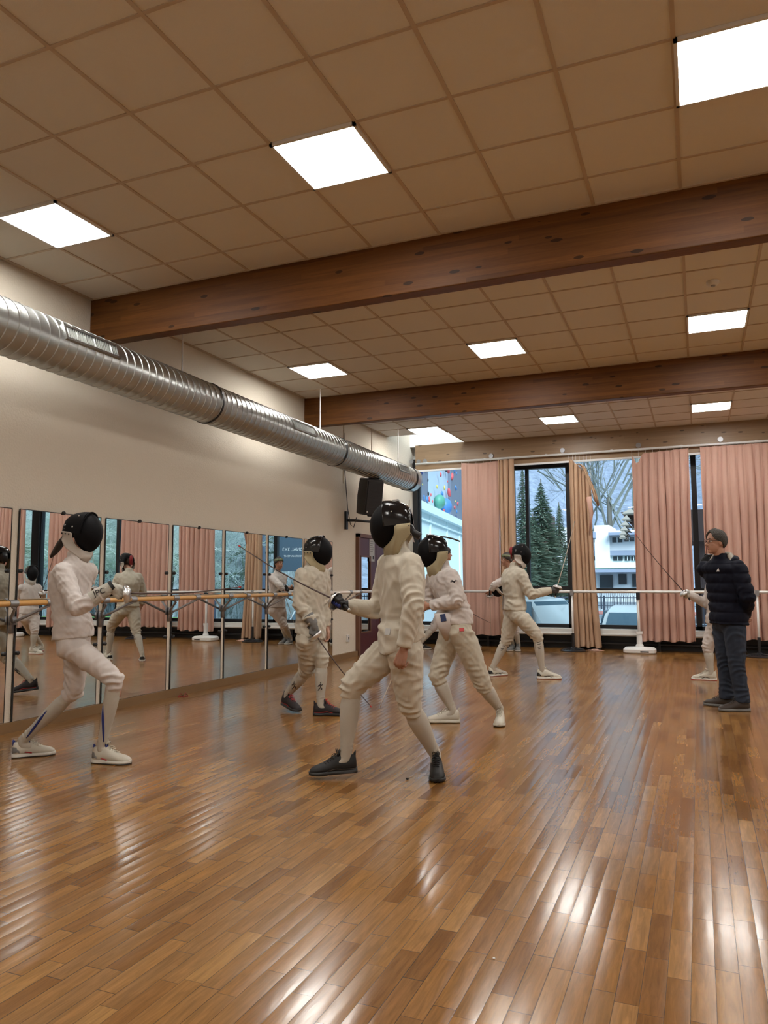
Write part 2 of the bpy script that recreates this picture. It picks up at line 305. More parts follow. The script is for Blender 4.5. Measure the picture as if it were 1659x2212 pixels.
# ------------------------------------------------------------------ LED panels
def light(cx, cy, label):
    t = thing('ceiling_light', label, 'ceiling light', (cx, cy, ZC-.012), 'square LED panels in the ceiling')
    f = MB()
    for s in (-1, 1): f.box((cx+s*.29, cy, ZC-.012), (.02, .6, .022)); f.box((cx, cy+s*.29, ZC-.012), (.6, .02, .022))
    f.build('frame', 'white', t); MB().box((cx, cy, ZC-.010), (.56, .56, .014)).build('diffuser', 'led', t)
names = {0: 'behind the camera', 1: 'in the bay nearest the camera', 2: 'between the two dark beams', 3: 'in the bay before the windows'}
for r, cy in enumerate((-.17, 4.22, 8.62, 12.93)):
    for c, cx in enumerate((-4.517, -2.117, .283, 2.683, 5.083)):
        if r == 0 and c == 4: continue
        light(cx, cy, 'square LED panel, %s from the left wall, %s' % (['first', 'second', 'third', 'fourth', 'fifth'][c], names[r]))
p = at(1540, 608, z=ZC); t = thing('smoke_detector', 'round white smoke detector on the ceiling between the dark beams', 'smoke detector', p)
MB().tube([p, p-A3(0, 0, .018), p-A3(0, 0, .034), p-A3(0, 0, .038)], [.058, .058, .045, .03], 28).build('housing', 'white', t, auto=40)
MB().disc(p-A3(0, 0, .042), (0, 0, 1), .02, .012).build('sensor', 'steel', t)

# ------------------------------------------------------------------ mirrors and kick board, left wall
struct('baseboard_left', MB().rng(XL, XL+.05, 0.5, 11.78, 0, .085), 'kick')
edges = [(2.72, 3.70), (3.75, 4.72), (4.785, 5.765), (5.82, 6.80), (6.86, 7.82), (7.875, 8.84), (8.895, 9.87), (9.905, 10.87)]
rots = [0, 1.35, 1.35, .75, .8, .75, .8, .8]
wh = ['partly cut by the left picture edge', 'behind the ponytailed fencer', 'beside the ponytailed fencer, showing the red-backed mask', 'holding a pink curtain reflection', 'between two barre brackets, with a white stand reflected', 'with the reflected bareheaded fencer', 'rightmost by the burgundy door', 'nearest the camera, outside the picture']
order = [7, 0, 1, 2, 3, 4, 5, 6]
for (a, b), r, q in zip(edges, rots, order):
    c = A3(XL+.024, (a+b)/2, .99); t = thing('wall_mirror', 'tall frameless wall mirror panel '+wh[q], 'mirror', c, 'mirror panels along the left wall')
    hl = (b-a)/2; mb = MB(); mb.rng(c[0]-.002, c[0]+.004, a, b, .088, 1.895); g = mb.build('mirror_glass', 'mirror', t)
    e = MB(); 
    for y in (a, b): e.rng(c[0]-.006, c[0]+.0045, y-.004, y+.004, .088, 1.895)
    e.rng(c[0]-.006, c[0]+.0045, a, b, 1.893, 1.900); e.build('edge', 'black', t)
    for y, z in ((a+.025, 1.36), (b-.025, 1.36), (a+.025, .66), (b-.025, .66), ((a+b)/2, 1.90)):
        MB().tube([(c[0], y, z), (c[0]+.018, y, z), (c[0]+.026, y, z)], [.018, .018, .009], 12).build('clip', 'black', t, auto=40)
    t.rotation_euler = (0, -math.radians(.12), math.radians(r))

for i_, (e0, e1) in enumerate(zip(edges[:-1], edges[1:])):
    struct('trim_%d' % (20+i_), MB().rng(XL, XL+.020, e0[1]+.004, e1[0]-.004, .086, 1.90), 'wall')
# barre on the left wall
bx, bz = -5.20, 1.09
t = thing('ballet_barre', 'long varnished wooden ballet barre fixed along the mirrors', 'barre', (bx, 7, bz))
MB().tube([(bx, 2.3, bz), (bx, 6.2, bz), (bx, 10.2, bz)], .0235, 16).build('rail', 'barre', t, smooth=True)
def bracket(y, par, mm='steel', n='bracket'):
    b = MB(); b.rng(XL, XL+.035, y-.022, y+.022, .83, .98); b.rng(XL+.03, XL+.05, y-.03, y+.03, .9, .97)
    for s in (-1, 1): b.tube([(XL+.04, y, .92), (XL+.1, y+s*.07, .965), (bx-.02, y+s*.15, bz-.045), (bx, y+s*.19, bz-.03)], .012, 8)
    o = b.build(n, mm, par, smooth=True)
    for s in (-1, 1): MB().tube([(bx, y+s*.19-.04, bz), (bx, y+s*.19+.04, bz)], .031, 14).build('sleeve', mm, o, auto=40)
for y in (3.72, 4.75, 5.79, 6.83, 7.85, 8.87, 9.89): bracket(y, t)
t = thing('ballet_barre', 'shorter ballet barre, coloured pale as lit, on the wall beside the burgundy door', 'barre', (bx, 11.3, bz))
MB().tube([(bx, 10.3, bz), (bx, 12.3, bz)], .0235, 16).build('rail', 'barre_lit', t, smooth=True); bracket(11.25, t)
MB().tube([(bx, 12.35, bz-.02), (bx, 13.6, bz-.02)], .022, 16).build('rail_extension', 'metalw', t, smooth=True)
for y in (12.95, 13.25): c = MB(); c.rng(bx-.1, bx+.03, y-.03, y+.03, bz-.05, bz+.0); c.rng(bx-.1, bx-.03, y-.015, y+.015, bz-.01, bz+.11); c.build('clamp', 'steel', t)
# ------------------------------------------------------------------ burgundy double door, socket, exit sign, speaker
dx = XL+.01
t = tag(bpy.data.objects.new('door_1', None), kind='structure'); C.objects.link(t); t.location = (dx, 12.8, 0); t['_o'] = [dx, 12.8, 0.]
f = MB(); f.rng(dx-.03, dx+.05, 11.80, 11.87, 0, 2.09); f.rng(dx-.03, dx+.05, 13.6, 13.67, 0, 2.09); f.rng(dx-.03, dx+.05, 11.80, 13.67, 2.03, 2.09); f.build('door_frame', 'frame', t)
for a, b in ((11.87, 12.62), (12.63, 13.6)):
    lf = MB(); gy0 = a+.08 if a < 12 else a+.16; gy1 = gy0+.42
    lf.rng(dx-.02, dx+.02, a, gy0, 0, 2.03); lf.rng(dx-.02, dx+.02, gy1, b, 0, 2.03); lf.rng(dx-.02, dx+.02, gy0, gy1, 0, .38); lf.rng(dx-.02, dx+.02, gy0, gy1, 1.70, 2.03)
    o = lf.build('door_leaf', 'door', t)
    MB().rng(dx-.002, dx+.002, gy0, gy1, .38, 1.70).build('pane', 'mirror', o)
    bd = MB(); 
    for y in (gy0, gy1): bd.rng(dx+.015, dx+.03, y-.012, y+.012, .37, 1.71)
    for z in (.38, 1.70): bd.rng(dx+.015, dx+.03, gy0, gy1, z-.012, z+.012)
    bd.build('glazing_bead', 'frame', o)
    h = MB(); h.tube([(dx+.02, b-.07 if a < 12 else a+.07, 1.0), (dx+.06, b-.07 if a < 12 else a+.07, 1.0), (dx+.06, b-.17 if a < 12 else a+.17, 1.0)], .009, 8).build('door_handle', 'steel', o)
pp = MB().rng(dx+.021, dx+.023, 12.32, 12.55, 1.62, 2.02).build('door_notice', 'lightp'); tag(pp, 'white paper notice taped to the burgundy door', 'notice')
[MB().rng(dx+.0235, dx+.0245, 12.35, 12.52-(j % 3)*.03, 1.97-j*.035, 1.975-j*.035).build('print_line', 'ink', pp) for j in range(6)]; MB().rng(dx+.0235, dx+.0245, 12.46, 12.52, 1.66, 1.72).build('print_stamp', 'ink', pp)
s = MB(); s.rng(XL, XL+.03, 11.42, 11.50, .26, .38); so_ = s.build('wall_socket', 'metalw', loc=None); bevel(so_, .006); tag(so_, 'white wall socket low on the wall beside the burgundy door', 'socket')
MB().rng(XL+.03, XL+.034, 11.44, 11.48, .30, .34).build('outlet', 'steel', so_)
s = MB(); s.rng(XL, XL+.08, 12.5, 12.78, 2.13, 2.30); e_ = s.build('exit_sign', 'lightp'); bevel(e_, .008); tag(e_, 'pale emergency light box above the burgundy door', 'sign')
# speaker
sc_ = at(799, 1073, x=-4.98); yw = nrm(A3(.75, -.5, -.18)); sw = nrm(np.cross(A3(0, 0, 1), yw)); up = np.cross(yw, sw)
fr = np.stack([yw, sw, up], 1)
t = thing('loudspeaker', 'black loudspeaker tilted on a wall arm below the silver duct', 'speaker', sc_)
def boxring(c, fr, hx, hy, z, r=.03): 
    a = []
    for sx, sy, a0 in ((1, 1, 0), (-1, 1, 90), (-1, -1, 180), (1, -1, 270)):
        for q in (0, 45, 90): th = math.radians(a0+q); a.append([sx*(hx-r)+r*math.cos(th), sy*(hy-r)+r*math.sin(th), z])
    return A3(c)+np.array(a)@np.array(fr).T
MB().loft([boxring(sc_, fr, a_, b_, z) for a_, b_, z in ((.11, .145, -.30), (.13, .165, -.285), (.14, .175, 0), (.13, .165, .285), (.11, .145, .30))]).build('cabinet', 'blackf', t, auto=35)
gr = MB(); gr.box(sc_+yw*.142, (.02, .29, .52), fr); 
for j in range(26): gr.box(sc_+yw*.153+up*(-.25+j*.02), (.006, .285, .006), fr)
gr.build('grille', 'black', t)
MB().box(sc_-up*.31+yw*.05, (.06, .05, .03), fr).build('foot', 'black', t)
MB().box(sc_-up*.24-sw*.12+yw*.157, (.008, .02, .03), fr).build('badge', 'metalw', t)
wb = at(748, 1124, x=XL+.02); t = thing('wall_bracket', 'black steel wall arm carrying the tilted loudspeaker', 'bracket', wb)
MB().box(wb, (.035, .07, .30)).build('wall_plate', 'black', t)
el = A3(-5.02, wb[1]+.35, wb[2]-.02); MB().tube([wb, wb+A3(.12, .06, 0), el], .022, 8).tube([el-A3(0, 0, .02), el+A3(0, 0, .2)], .02, 8).build('arm', 'black', t, smooth=True)
cb = at(743, 960, x=XL+.01)
tag(MB().tube([at(743, 935, x=XL+.01), at(745, 1020, x=XL+.012), at(751, 1098, x=XL+.03), at(757, 1133, x=XL+.12), at(764, 1139, x=XL+.16), at(770, 1118, x=-5.2)], .007, 8).build('speaker_cable', 'blackf', smooth=True), 'thin black cable looping down the wall to the loudspeaker', 'cable')

# ------------------------------------------------------------------ ventilation duct
DR = .215; D0, D1 = 1.0, 13.02
def dc(y): return A3(-4.9, y, 3.235-.0095*(y-4))
t = thing('ventilation_duct', 'long silver spiral duct hanging along the left wall', 'duct', dc(7))
P = []; R_ = []; y = D0; pitch = .098
rings = []
nn = 40
ys = []
while y < D1: ys += [(y, 0), (y+.004, .006), (y+.012, .006), (y+.016, 0), (y+.022, -.002), (y+.06, .001)]; y += pitch
rings = []
for yy, dr in ys:
    a = np.arange(nn)*2*PI/nn; c = dc(yy); off = (a/(2*PI))*pitch
    rings.append(np.stack([c[0]+(DR+dr)*np.cos(a), np.full(nn, yy)+.02*np.cos(a), c[2]+(DR+dr)*np.sin(a)], 1))
MB().loft(rings).build('duct_body', 'zinc', t, auto=30)
def ring(y0, y1, r, mat, nm): MB().tube([dc(y0), dc(y1)], r, 40).build(nm, mat, t, auto=40)
for yy in (6.72, 9.85, 12.86):
    ring(yy-.012, yy+.012, DR+.013, 'black', 'seam_clamp'); c = dc(yy); MB().box(c+A3(DR*.93, 0, .09), (.03, .04, .03)).build('clamp_screw', 'steel', t)
MB().tube([dc(12.9), dc(13.0), dc(13.1), dc(13.14), dc(13.15)], [DR+.006, DR+.006, DR+.004, DR-.03, .02], 40).build('end_cap', 'zinc', t, auto=50)
for a, b in ((4.52, 5.12), (8.28, 8.85), (11.95, 12.45), (1.2, 1.8)):
    cy = (a+b)/2; th = math.radians(20); n_ = A3(math.cos(th), 0, math.sin(th)); u_ = A3(-math.sin(th), 0, math.cos(th)); fr = np.stack([n_, A3(0, 1, 0), u_], 1); c = dc(cy)+n_*(DR-.002)
    g = MB(); hh = .062; 
    for s in (-1, 1): g.box(c+u_*s*hh, (.028, b-a, .022), fr); g.box(c+A3(0, s*(b-a)/2, 0), (.028, .022, .145), fr)
    go = g.build('grille_frame', 'zinc', t); MB().box(c-n_*.004, (.008, b-a, .12), fr).build('grille_back', 'black', go)
    v = MB(); k = int((b-a)/.021)
    for j in range(k): v.box(c+n_*.004+A3(0, -(b-a)/2+(j+.5)*(b-a)/k, 0), (.012, .005, .115), fr)
    v.build('grille_slats', 'slat', go)
for yy, xx in ((6.35, -4.95), (12.55, -4.95), (2.5, -4.95), (9.5, -4.95)):
    o = MB().tube([(xx, yy, ZC), (xx, yy, dc(yy)[2]+.2)], .008, 8).build('hanging_rod', 'metalw', t)
tag(MB().rng(XL, XL+.012, 12.48, 12.50, 2.4, ZC).build('trim_2', 'grid'), kind='structure')
tag(MB().rng(XL, XL+.012, 11.30, 11.315, 2.9, ZC).build('trim_3', 'grid'), kind='structure')
# ------------------------------------------------------------------ window wall
WY = 14.75
zs, zt = .44, 3.62          # glass bottom and top
wins = [(-5.36, -3.36, False), (-3.36, -2.27, True), (-2.27, -.02, False), (-.02, 2.05, False), (2.05, 4.12, False), (4.32, XR, False)]
for i, (a, b, sash) in enumerate(wins):
    t = tag(bpy.data.objects.new('window_%d' % (i+1), None), kind='structure'); C.objects.link(t); t.location = ((a+b)/2, WY, 0); t['_o'] = [(a+b)/2, WY, 0.]
    f = MB(); g = MB(); w_ = .045
    f.rng(a, a+w_, WY-.05, WY+.05, .37, 3.8); f.rng(b-w_, b, WY-.05, WY+.05, .37, 3.8); f.rng(a, b, WY-.05, WY+.05, .37, zs); f.rng(a, b, WY-.05, WY+.05, zt, 3.8)
    f.rng(a, b, WY-.04, WY+.04, 1.055, 1.12)
    if sash: f.rng(a, b, WY-.07, WY+.05, 3.46, 3.8); f.rng(-3.10, -3.04, WY-.06, WY+.05, 1.1, 3.5); f.rng(a, b, WY-.07, WY+.05, 1.05, 1.16)
    f.build('window_frame', 'black', t)
    if not sash: MB().rng(a+w_, b-w_, WY-.055, WY-.035, zt-.03, zt-.005).build('blind_rail', 'metalw', t)
    g.rng(a+.02, b-.02, WY-.004, WY+.004, .4, 3.7); g.build('window_pane', 'glass', t)
struct('trim_4', MB().rng(4.10, 4.34, WY-.1, WY+.1, 0, 3.8), 'black')
struct('trim_5', MB().rng(XL, -5.34, WY-.12, WY+.1, 0, 3.8), 'black')
struct('wall_front', MB().rng(XL-.1, XR+.1, WY-.06, WY+.12, -.2, .37), 'black')
struct('wall_front', MB().rng(XL-.1, XR+.1, WY-.06, WY+.12, 3.8, 4.6), 'wallw')
struct('trim_6', MB().rng(-5.28, XR, 14.31, 14.35, 3.485, 3.52), 'metalw')
m = MB(); m.rng(-5.3, XR, 14.42, 14.66, .255, .375); m.rng(-5.3, XR, 14.40, 14.43, .27, .30)
t_ = m.build('convector_cover', 'white'); bevel(t_, .006); tag(t_, 'long white convector cover under the windows', 'heater')
m = MB(); m.tube([(-5.3, 14.55, .11), (XR, 14.55, .11)], .03, 10)
for x in np.arange(-4.9, 6.4, 1.05): m.rng(x-.02, x+.02, 14.5, 14.6, 0, .26)
tag(m.build('heating_pipe', 'black', smooth=False), 'black heating pipe on brackets in the dark recess under the windows', 'pipe')
# curtain rail and curtains
cr_ = MB().tube([(-5.25, 14.27, 3.64), (XR-.1, 14.27, 3.64)], .022, 12).build('curtain_rail', 'metalw', smooth=True); tag(cr_, 'long white curtain rail on the pale beam', 'curtain rail')
[MB().rng(x-.02, x+.02, 14.27, 14.35, 3.63, 3.67).build('rail_bracket', 'white', cr_) for x in np.arange(-5, 6.4, 1.2)]
def curtain(x0, x1, label, nf, amp, mat, zb=.22, topf=None, botf=None, seed=0, yc=14.24, sag=None):
    r = np.random.default_rng(seed); nx = nf*14; nz = 70; c = A3((x0+x1)/2, yc, 1.9); V = []
    ph = np.cumsum(r.uniform(.6, 1.4, nf+2)); ph = ph/ph[-1]; am = r.uniform(.55, 1.2, nf+2)
    for k in range(nz+1):
        v = k/nz
        for j in range(nx+1):
            u = j/nx; fold = np.interp(u, np.linspace(0, 1, nf+2), np.arange(nf+2)); kk = 2*PI*nf*float(np.interp(u, np.linspace(0, 1, nf+2), ph-ph[0]))+.9*math.sin(5*u+seed)+.5*math.sin(2.2*v*PI+u*9+seed)
            A_ = amp*am[int(fold) % (nf+1)]*(.45+.55*min(1, v*2.2)); 
            yy = yc+A_*math.sin(kk)+.005*math.sin(3*kk+v*7)
            xa = x0+(x1-x0)*u+.3*A_*math.cos(kk)
            zt_ = 3.60; 
            if topf: zt_, dxx = topf(u); xa += dxx*(1-v)**2
            if botf: xa += botf(u)*v**1.5
            if sag: zt_ -= sag(u)
            zz = zt_+(zb-zt_)*v+.012*math.sin(kk*.5+seed)*v
            V.append((xa, yy, zz))
    F = [(k*(nx+1)+j, k*(nx+1)+j+1, (k+1)*(nx+1)+j+1, (k+1)*(nx+1)+j) for k in range(nz) for j in range(nx)]
    t = thing('curtain', label, 'curtain', c, 'pink curtains along the windows')
    mb = MB(); mb.add(V, F); o = mb.build('cloth', mat, t, smooth=True); sm = o.modifiers.new('s', 'SOLIDIFY'); sm.thickness = .004
    hb_ = MB(); V = np.array(V).reshape(nz+1, nx+1, 3); a_ = V[nz].copy(); b_ = V[nz-2].copy(); 
    n_ = nx+1; hb_.add(np.vstack([a_+[0, -.006, -.004], b_+[0, -.006, 0]]), [(j, j+1, n_+j+1, n_+j) for j in range(nx)]); ho = hb_.build('hem', mat, t, smooth=True)
    for j in range(0, nx+1, 14): p = V[0, j]; MB().tube([p+[0, 0, -.01], (p[0], 14.27, 3.64)], .0025, 5).build('curtain_hook', 'metalw', t)
    return t
curtain(-4.27, -3.52, 'pink curtain nearest the silver duct, hanging almost flat', 5, .018, 'curt', .235, seed=1, sag=lambda u: .03*math.sin(u*PI))
curtain(-3.52, -3.22, 'narrow tan curtain edge bunched beside the flat pink curtain', 4, .06, 'curtb', .25, seed=5, sag=lambda u: -.01)
curtain(-2.20, -1.80, 'torn curtain gathered in a bundle with its top fallen to one side', 6, .06, 'curtb', .06, seed=2, yc=14.28,
        topf=lambda u: (3.56-.42*u**1.2, 0.02), botf=lambda u: .03+.10*u)
V = []; nx, nz = 24, 16
for k in range(nz+1):
    for j in range(nx+1): u = j/nx; v = k/nz; V.append((-2.02+.30*v+.05*math.sin(u*PI)+.05*u, 14.18+.03*math.sin(u*24)+.03*v, 3.42-.62*v*v-.10*v+.18*u*(v-.35)-.22*u*v+.03*math.sin(v*9)))
t = thing('fallen_curtain_heading', 'gathered tan curtain heading flopped over the torn curtain', 'curtain', (-1.9, 14.2, 3.1))
o = MB().add(V, [(k*(nx+1)+j, k*(nx+1)+j+1, (k+1)*(nx+1)+j+1, (k+1)*(nx+1)+j) for k in range(nz) for j in range(nx)]).build('cloth', 'curtb', t, smooth=True); sm = o.modifiers.new('s', 'SOLIDIFY'); sm.thickness = .008
MB().tube([(-1.82, 14.2, 2.8), (-1.78, 14.2, 2.5), (-1.83, 14.22, 2.1)], [.05, .035, .01], 10).build('hanging_corner', 'curt', t, smooth=True)
V = []; 
for k in range(9):
    for j in range(13): a = j/12*PI; r_ = .02+.13*k/8; V.append((-1.78+r_*math.cos(a)*1.1, 14.2-r_*math.sin(a)*.5, .006+.03*abs(math.sin(a*3+k))*(1-k/8)))
tag(MB().add(V, [(k*13+j, k*13+j+1, (k+1)*13+j+1, (k+1)*13+j) for k in range(8) for j in range(12)]).build('fallen_cloth', 'curt', smooth=True), 'small pink scrap of curtain lying on the floor by the black stand base', 'cloth')
curtain(-1.05, -.08, 'wide pink curtain behind the raised blade, top edge torn loose', 8, .042, 'curt', .2, seed=3, sag=lambda u: .16*math.exp(-((u-.1)/.06)**2)+.06*(1-u))
curtain(.10, 1.55, 'pink curtain behind the bystander in the dark jacket', 12, .036, 'curt', .26, seed=4)
curtain(2.45, 3.35, 'pink curtain seen in the mirror behind the ponytailed fencer', 9, .05, 'curt', .24, seed=6)
curtain(4.15, 4.95, 'pink curtain beside the wide black post, seen at the left of the mirrors', 8, .06, 'curt', .2, seed=7, sag=lambda u: .1*u)

# ------------------------------------------------------------------ portable barre before the windows
t = thing('portable_barre', 'long white portable barre running in front of the curtains', 'barre', (0, 14.0, 1.065))
MB().tube([(-5.2, 14.0, 1.065), (6.2, 14.0, 1.065)], .024, 14).build('rail', 'metalw', t, smooth=True)
def stand_black(x, lab):
    t = thing('barre_stand', lab, 'stand', (x, 14.0, 0), 'stands under the portable barre')
    MB().tube([(x, 14, .02), (x, 14, 1.04)], .018, 12).build('post', 'metalw', t, smooth=True); MB().tube([(x, 14, .03), (x, 14, .32)], .026, 14).build('lower_sleeve', 'black', t, auto=40)
    MB().tube([(x, 14, 0), (x, 14, .012), (x, 14, .03), (x, 14, .045), (x, 14, .07)], [.225, .23, .19, .06, .03], 40).build('base', 'blackf', t, auto=40)
    r = MB(); 
    for j in range(24): a = j*2*PI/24; r.tube([(x+.07*math.cos(a), 14+.07*math.sin(a), .05), (x+.19*math.cos(a), 14+.19*math.sin(a), .033)], .006, 5)
    r.build('base_ribs', 'black', t); MB().rng(x-.03, x+.03, 13.96, 14.04, 1.0, 1.095).build('clamp', 'steel', t)
def stand_white(x, lab):
    t = thing('barre_stand', lab, 'stand', (x, 14.0, 0), 'stands under the portable barre')
    MB().tube([(x, 14, .08), (x-.01, 14, 1.04)], [.026, .02], 12).build('post', 'metalw', t, smooth=True); MB().tube([(x, 14, .1), (x, 14, .15), (x, 14, .155), (x, 14, .38)], [.075, .06, .048, .045], 16).tube([(x, 14, .33), (x, 14, .38)], .056, 16).build('collar', 'metalw', t, auto=40)
    fr = np.eye(3); o = MB().loft([boxring((x, 14, 0), fr, hx, hy, z, .1) for hx, hy, z in ((.25, .17, 0), (.27, .19, .02), (.27, .19, .07), (.24, .165, .10), (.10, .08, .115))]).build('base', 'metalw', t, auto=35)
    MB().rng(x+.02, x+.16, 13.805, 13.815, .03, .05).build('base_vent', 'black', t); MB().rng(x-.03, x+.03, 13.96, 14.04, .93, 1.05).build('clamp', 'black', t)
stand_black(-2.14, 'white barre post on a black ribbed round base before the torn curtain')
stand_white(-1.0, 'white barre post on a bulky white rounded base')
stand_black(.88, 'white barre post on a black round base behind the bystander')
stand_white(2.45, 'white barre post on a white base seen only in the mirror beside the ponytailed fencer')
stand_white(4.2, 'white barre post on a white base seen at the far left of the mirrors')
tag(MB().tube([at(385, 1505, z=.006), at(391, 1498, z=.03), at(396, 1505, z=.006), at(401, 1497, z=.03), at(406, 1503, z=.006)], .005, 6).tube([at(386, 1505, z=.004), at(407, 1503, z=.004)], .004, 6).build('hair_clip', 'redin'), 'small red wire clip lying on the floor by the kick board', 'clip')
tag(MB().ell(at(880, 1682, z=.006), (.012, .007, .006)).build('floor_crumb', 'black', smooth=True), 'tiny black crumb on the floor between the black shoes', 'crumb')
tag(MB().ell(at(1067, 2070, z=.003), (.005, .004, .003)).build('floor_crumb', 'metalw', smooth=True), 'tiny white crumb on the floor in the foreground', 'crumb')

# ------------------------------------------------------------------ outside
MT.update(
    asph=pmat('pale concrete ground', (.36, .40, .43), .9, var=.25, vscale=.5), road=pmat('grey road', (.17, .20, .23), .9), track=pmat('red track', (.45, .16, .13), .9),
    grass=pmat('green lawn with leaves', (.13, .30, .07), .95, var=.7, vscale=14), bldg=pmat('white render facade', (.80, .84, .86), .8), bldgs=pmat('grey blue cladding', (.25, .30, .40), .7), win=pmat('dark window', (.035, .05, .06), .2), teal=pmat('teal band', (.3, .48, .45), .7),
    fir=pmat('fir needles', (.12, .17, .12), .9, var=.6, vscale=3), bark=pmat('bark', (.11, .105, .09), .9), twig=pmat('winter twig', (.20, .22, .20), .9), twigl=pmat('pale winter twig', (.62, .68, .66), .9), darkw=pmat('dark brown boarding', (.06, .035, .032), .8), eave=pmat('weathered eave', (.45, .40, .34), .8),
    car=pmat('white car paint', (.78, .82, .82), .3, coat=.6), cargl=pmat('car glass', (.10, .18, .24), .08), tyre=pmat('tyre', (.02, .02, .02), .8), iron=pmat('dark iron', (.02, .03, .05), .5), silver=pmat('blue grey car paint', (.2, .27, .36), .3),
    cyan=pmat('pale glazed wall', (.66, .80, .83), .6), greyp=pmat('grey climbing panel', (.15, .18, .24), .8), lightpn=pmat('light climbing panel', (.45, .55, .66), .8), yel=pmat('yellow', (.6, .5, .12), .6), cbl=pmat('blue hold', (.06, .20, .48), .5), cred=pmat('red hold', (.60, .09, .10), .5), cgr=pmat('green hold', (.08, .30, .22), .5))
def hill_material():
    m = bpy.data.materials.new('winter forest hillside'); m.use_nodes = True; nt = m.node_tree; b = nt.nodes['Principled BSDF']; tc = N(nt, 'ShaderNodeTexCoord')
    mp = N(nt, 'ShaderNodeMapping'); mp.inputs['Scale'].default_value = (1, 1, .35); L(nt, tc.outputs['Object'], mp.inputs[0])
    n = N(nt, 'ShaderNodeTexNoise', i_Scale=.45, i_Detail=9, i_Roughness=.75); L(nt, mp.outputs[0], n.inputs['Vector']); r = N(nt, 'ShaderNodeValToRGB')
    r.color_ramp.elements[0].position = .35; r.color_ramp.elements[0].color = (.12, .15, .20, 1); r.color_ramp.elements[1].position = .68; r.color_ramp.elements[1].color = (.30, .35, .45, 1)
    L(nt, n.outputs['Fac'], r.inputs[0]); L(nt, r.outputs[0], b.inputs['Base Color']); b.inputs['Roughness'].default_value = 1; return m
MT['hill'] = hill_material()
def thicket_material():
    m = bpy.data.materials.new('winter thicket'); m.use_nodes = True; nt = m.node_tree; b = nt.nodes['Principled BSDF']; tc = N(nt, 'ShaderNodeTexCoord')
    mp = N(nt, 'ShaderNodeMapping'); mp.inputs['Scale'].default_value = (1.6, 1.6, .5); L(nt, tc.outputs['Object'], mp.inputs[0])
    n = N(nt, 'ShaderNodeTexNoise', i_Scale=2.2, i_Detail=10, i_Roughness=.8, i_Distortion=1.5); L(nt, mp.outputs[0], n.inputs['Vector']); r = N(nt, 'ShaderNodeValToRGB')
    r.color_ramp.elements[0].position = .40; r.color_ramp.elements[0].color = (.05, .085, .08, 1); r.color_ramp.elements[1].position = .62; r.color_ramp.elements[1].color = (.50, .58, .60, 1)
    L(nt, n.outputs['Fac'], r.inputs[0]); L(nt, r.outputs[0], b.inputs['Base Color']); b.inputs['Roughness'].default_value = 1; return m
MT['thicket'] = thicket_material()
GZ = -.75
struct('ground', MB().rng(-120, 120, 15.0, 57.5, GZ-.3, GZ), 'asph'); struct('ground', MB().rng(-120, 120, 57.5, 140, GZ-.3, GZ-.02), 'road')
struct('ground', MB().rng(-60, 60, 47, 52, GZ, GZ+.02), 'track')
# hillside
V = []; nx, ny = 60, 24
for j in range(ny+1):
    for i in range(nx+1):
        x = -190+380*i/nx; y = 110+j*9; h = 62+22*math.sin((x+60)/55)+9*math.sin(x/17)+(14 if x < -35 else 0); h += -26/(1+math.exp((x+24)/-7)) if x > -60 else 0
        V.append((x, y, GZ-1+h*min(1, (j/ny)**1.0)+1.2*math.sin(x*1.3+j*2)*(j > 0)))
struct('hillside', MB().add(V, [(j*(nx+1)+i, j*(nx+1)+i+1, (j+1)*(nx+1)+i+1, (j+1)*(nx+1)+i) for j in range(ny) for i in range(nx)]), 'hill', smooth=True)
# lawn bank at the right outside, seen in the mirrors
V = []
for j in range(13):
    for i in range(31): x = 2.2+i*.8; y = 15.2+j*.6; V.append((x, y, GZ+(1.15-.03*j)*min(1, (x-2.2)/2.4)+.03*math.sin(x*7+y*5)))
struct('lawn', MB().add(V, [(j*31+i, j*31+i+1, (j+1)*31+i+1, (j+1)*31+i) for j in range(12) for i in range(30)]), 'grass', smooth=True)
def twigs(mb, p, d, l, r, depth, rs, spread=.5, n=3, up=.12):
    d = nrm(d); q = p+d*l*.5+rs.normal(0, .04, 3)*l; e = p+d*l; mb.tube([p, q, e], [r, r*.85, r*.68], 5 if depth > 1 else 4)
    if depth <= 0: return
    for k in range(n):
        nd = nrm(d+rs.normal(0, spread, 3)+A3(0, 0, up)); s_ = rs.uniform(.35, 1); twigs(mb, p+d*l*s_, nd, l*rs.uniform(.6, .82), r*.6, depth-1, rs, spread, n, up)
def tree(base, h, lab, seed, mat='twig', depth=5, n=3, spread=.45, r=.2, cat='tree', name='bare_tree', trunks=1, group=None):
    rs = np.random.default_rng(seed); b = A3(base); t = thing(name, lab, cat, b, group); m = MB(); tr = MB()
    for k in range(trunks):
        d = nrm(A3(rs.normal(0, .12*(trunks > 1)), 0, 1)); top = b+d*h*.3; tr.tube([b+A3(k*.1, 0, -.3), (b+top)/2, top], [r, r*.85, r*.7], 8)
        for j in range(4): twigs(m, top-d*h*.05*j, nrm(d*1.2+rs.normal(0, .45, 3)*A3(1, .6, .3)), h*.24, r*.5, depth, rs, spread, n)
    tr.build('trunk', 'bark', t, smooth=True); m.build('branches', mat, t); return t
tree(at(1322, 1283, y=92), 38, 'tall bare winter tree with upright boughs above the white building', 11, depth=5, n=3, r=.36, spread=.34)
tree(at(1374, 1283, y=90), 33, 'bare tree at the curtain edge behind the stacked eaves', 12, depth=5, n=3, r=.26, spread=.4)
tree(at(1272, 1283, y=94), 34, 'slim bare tree left of the tall winter tree', 13, depth=5, n=3, r=.24, spread=.4)
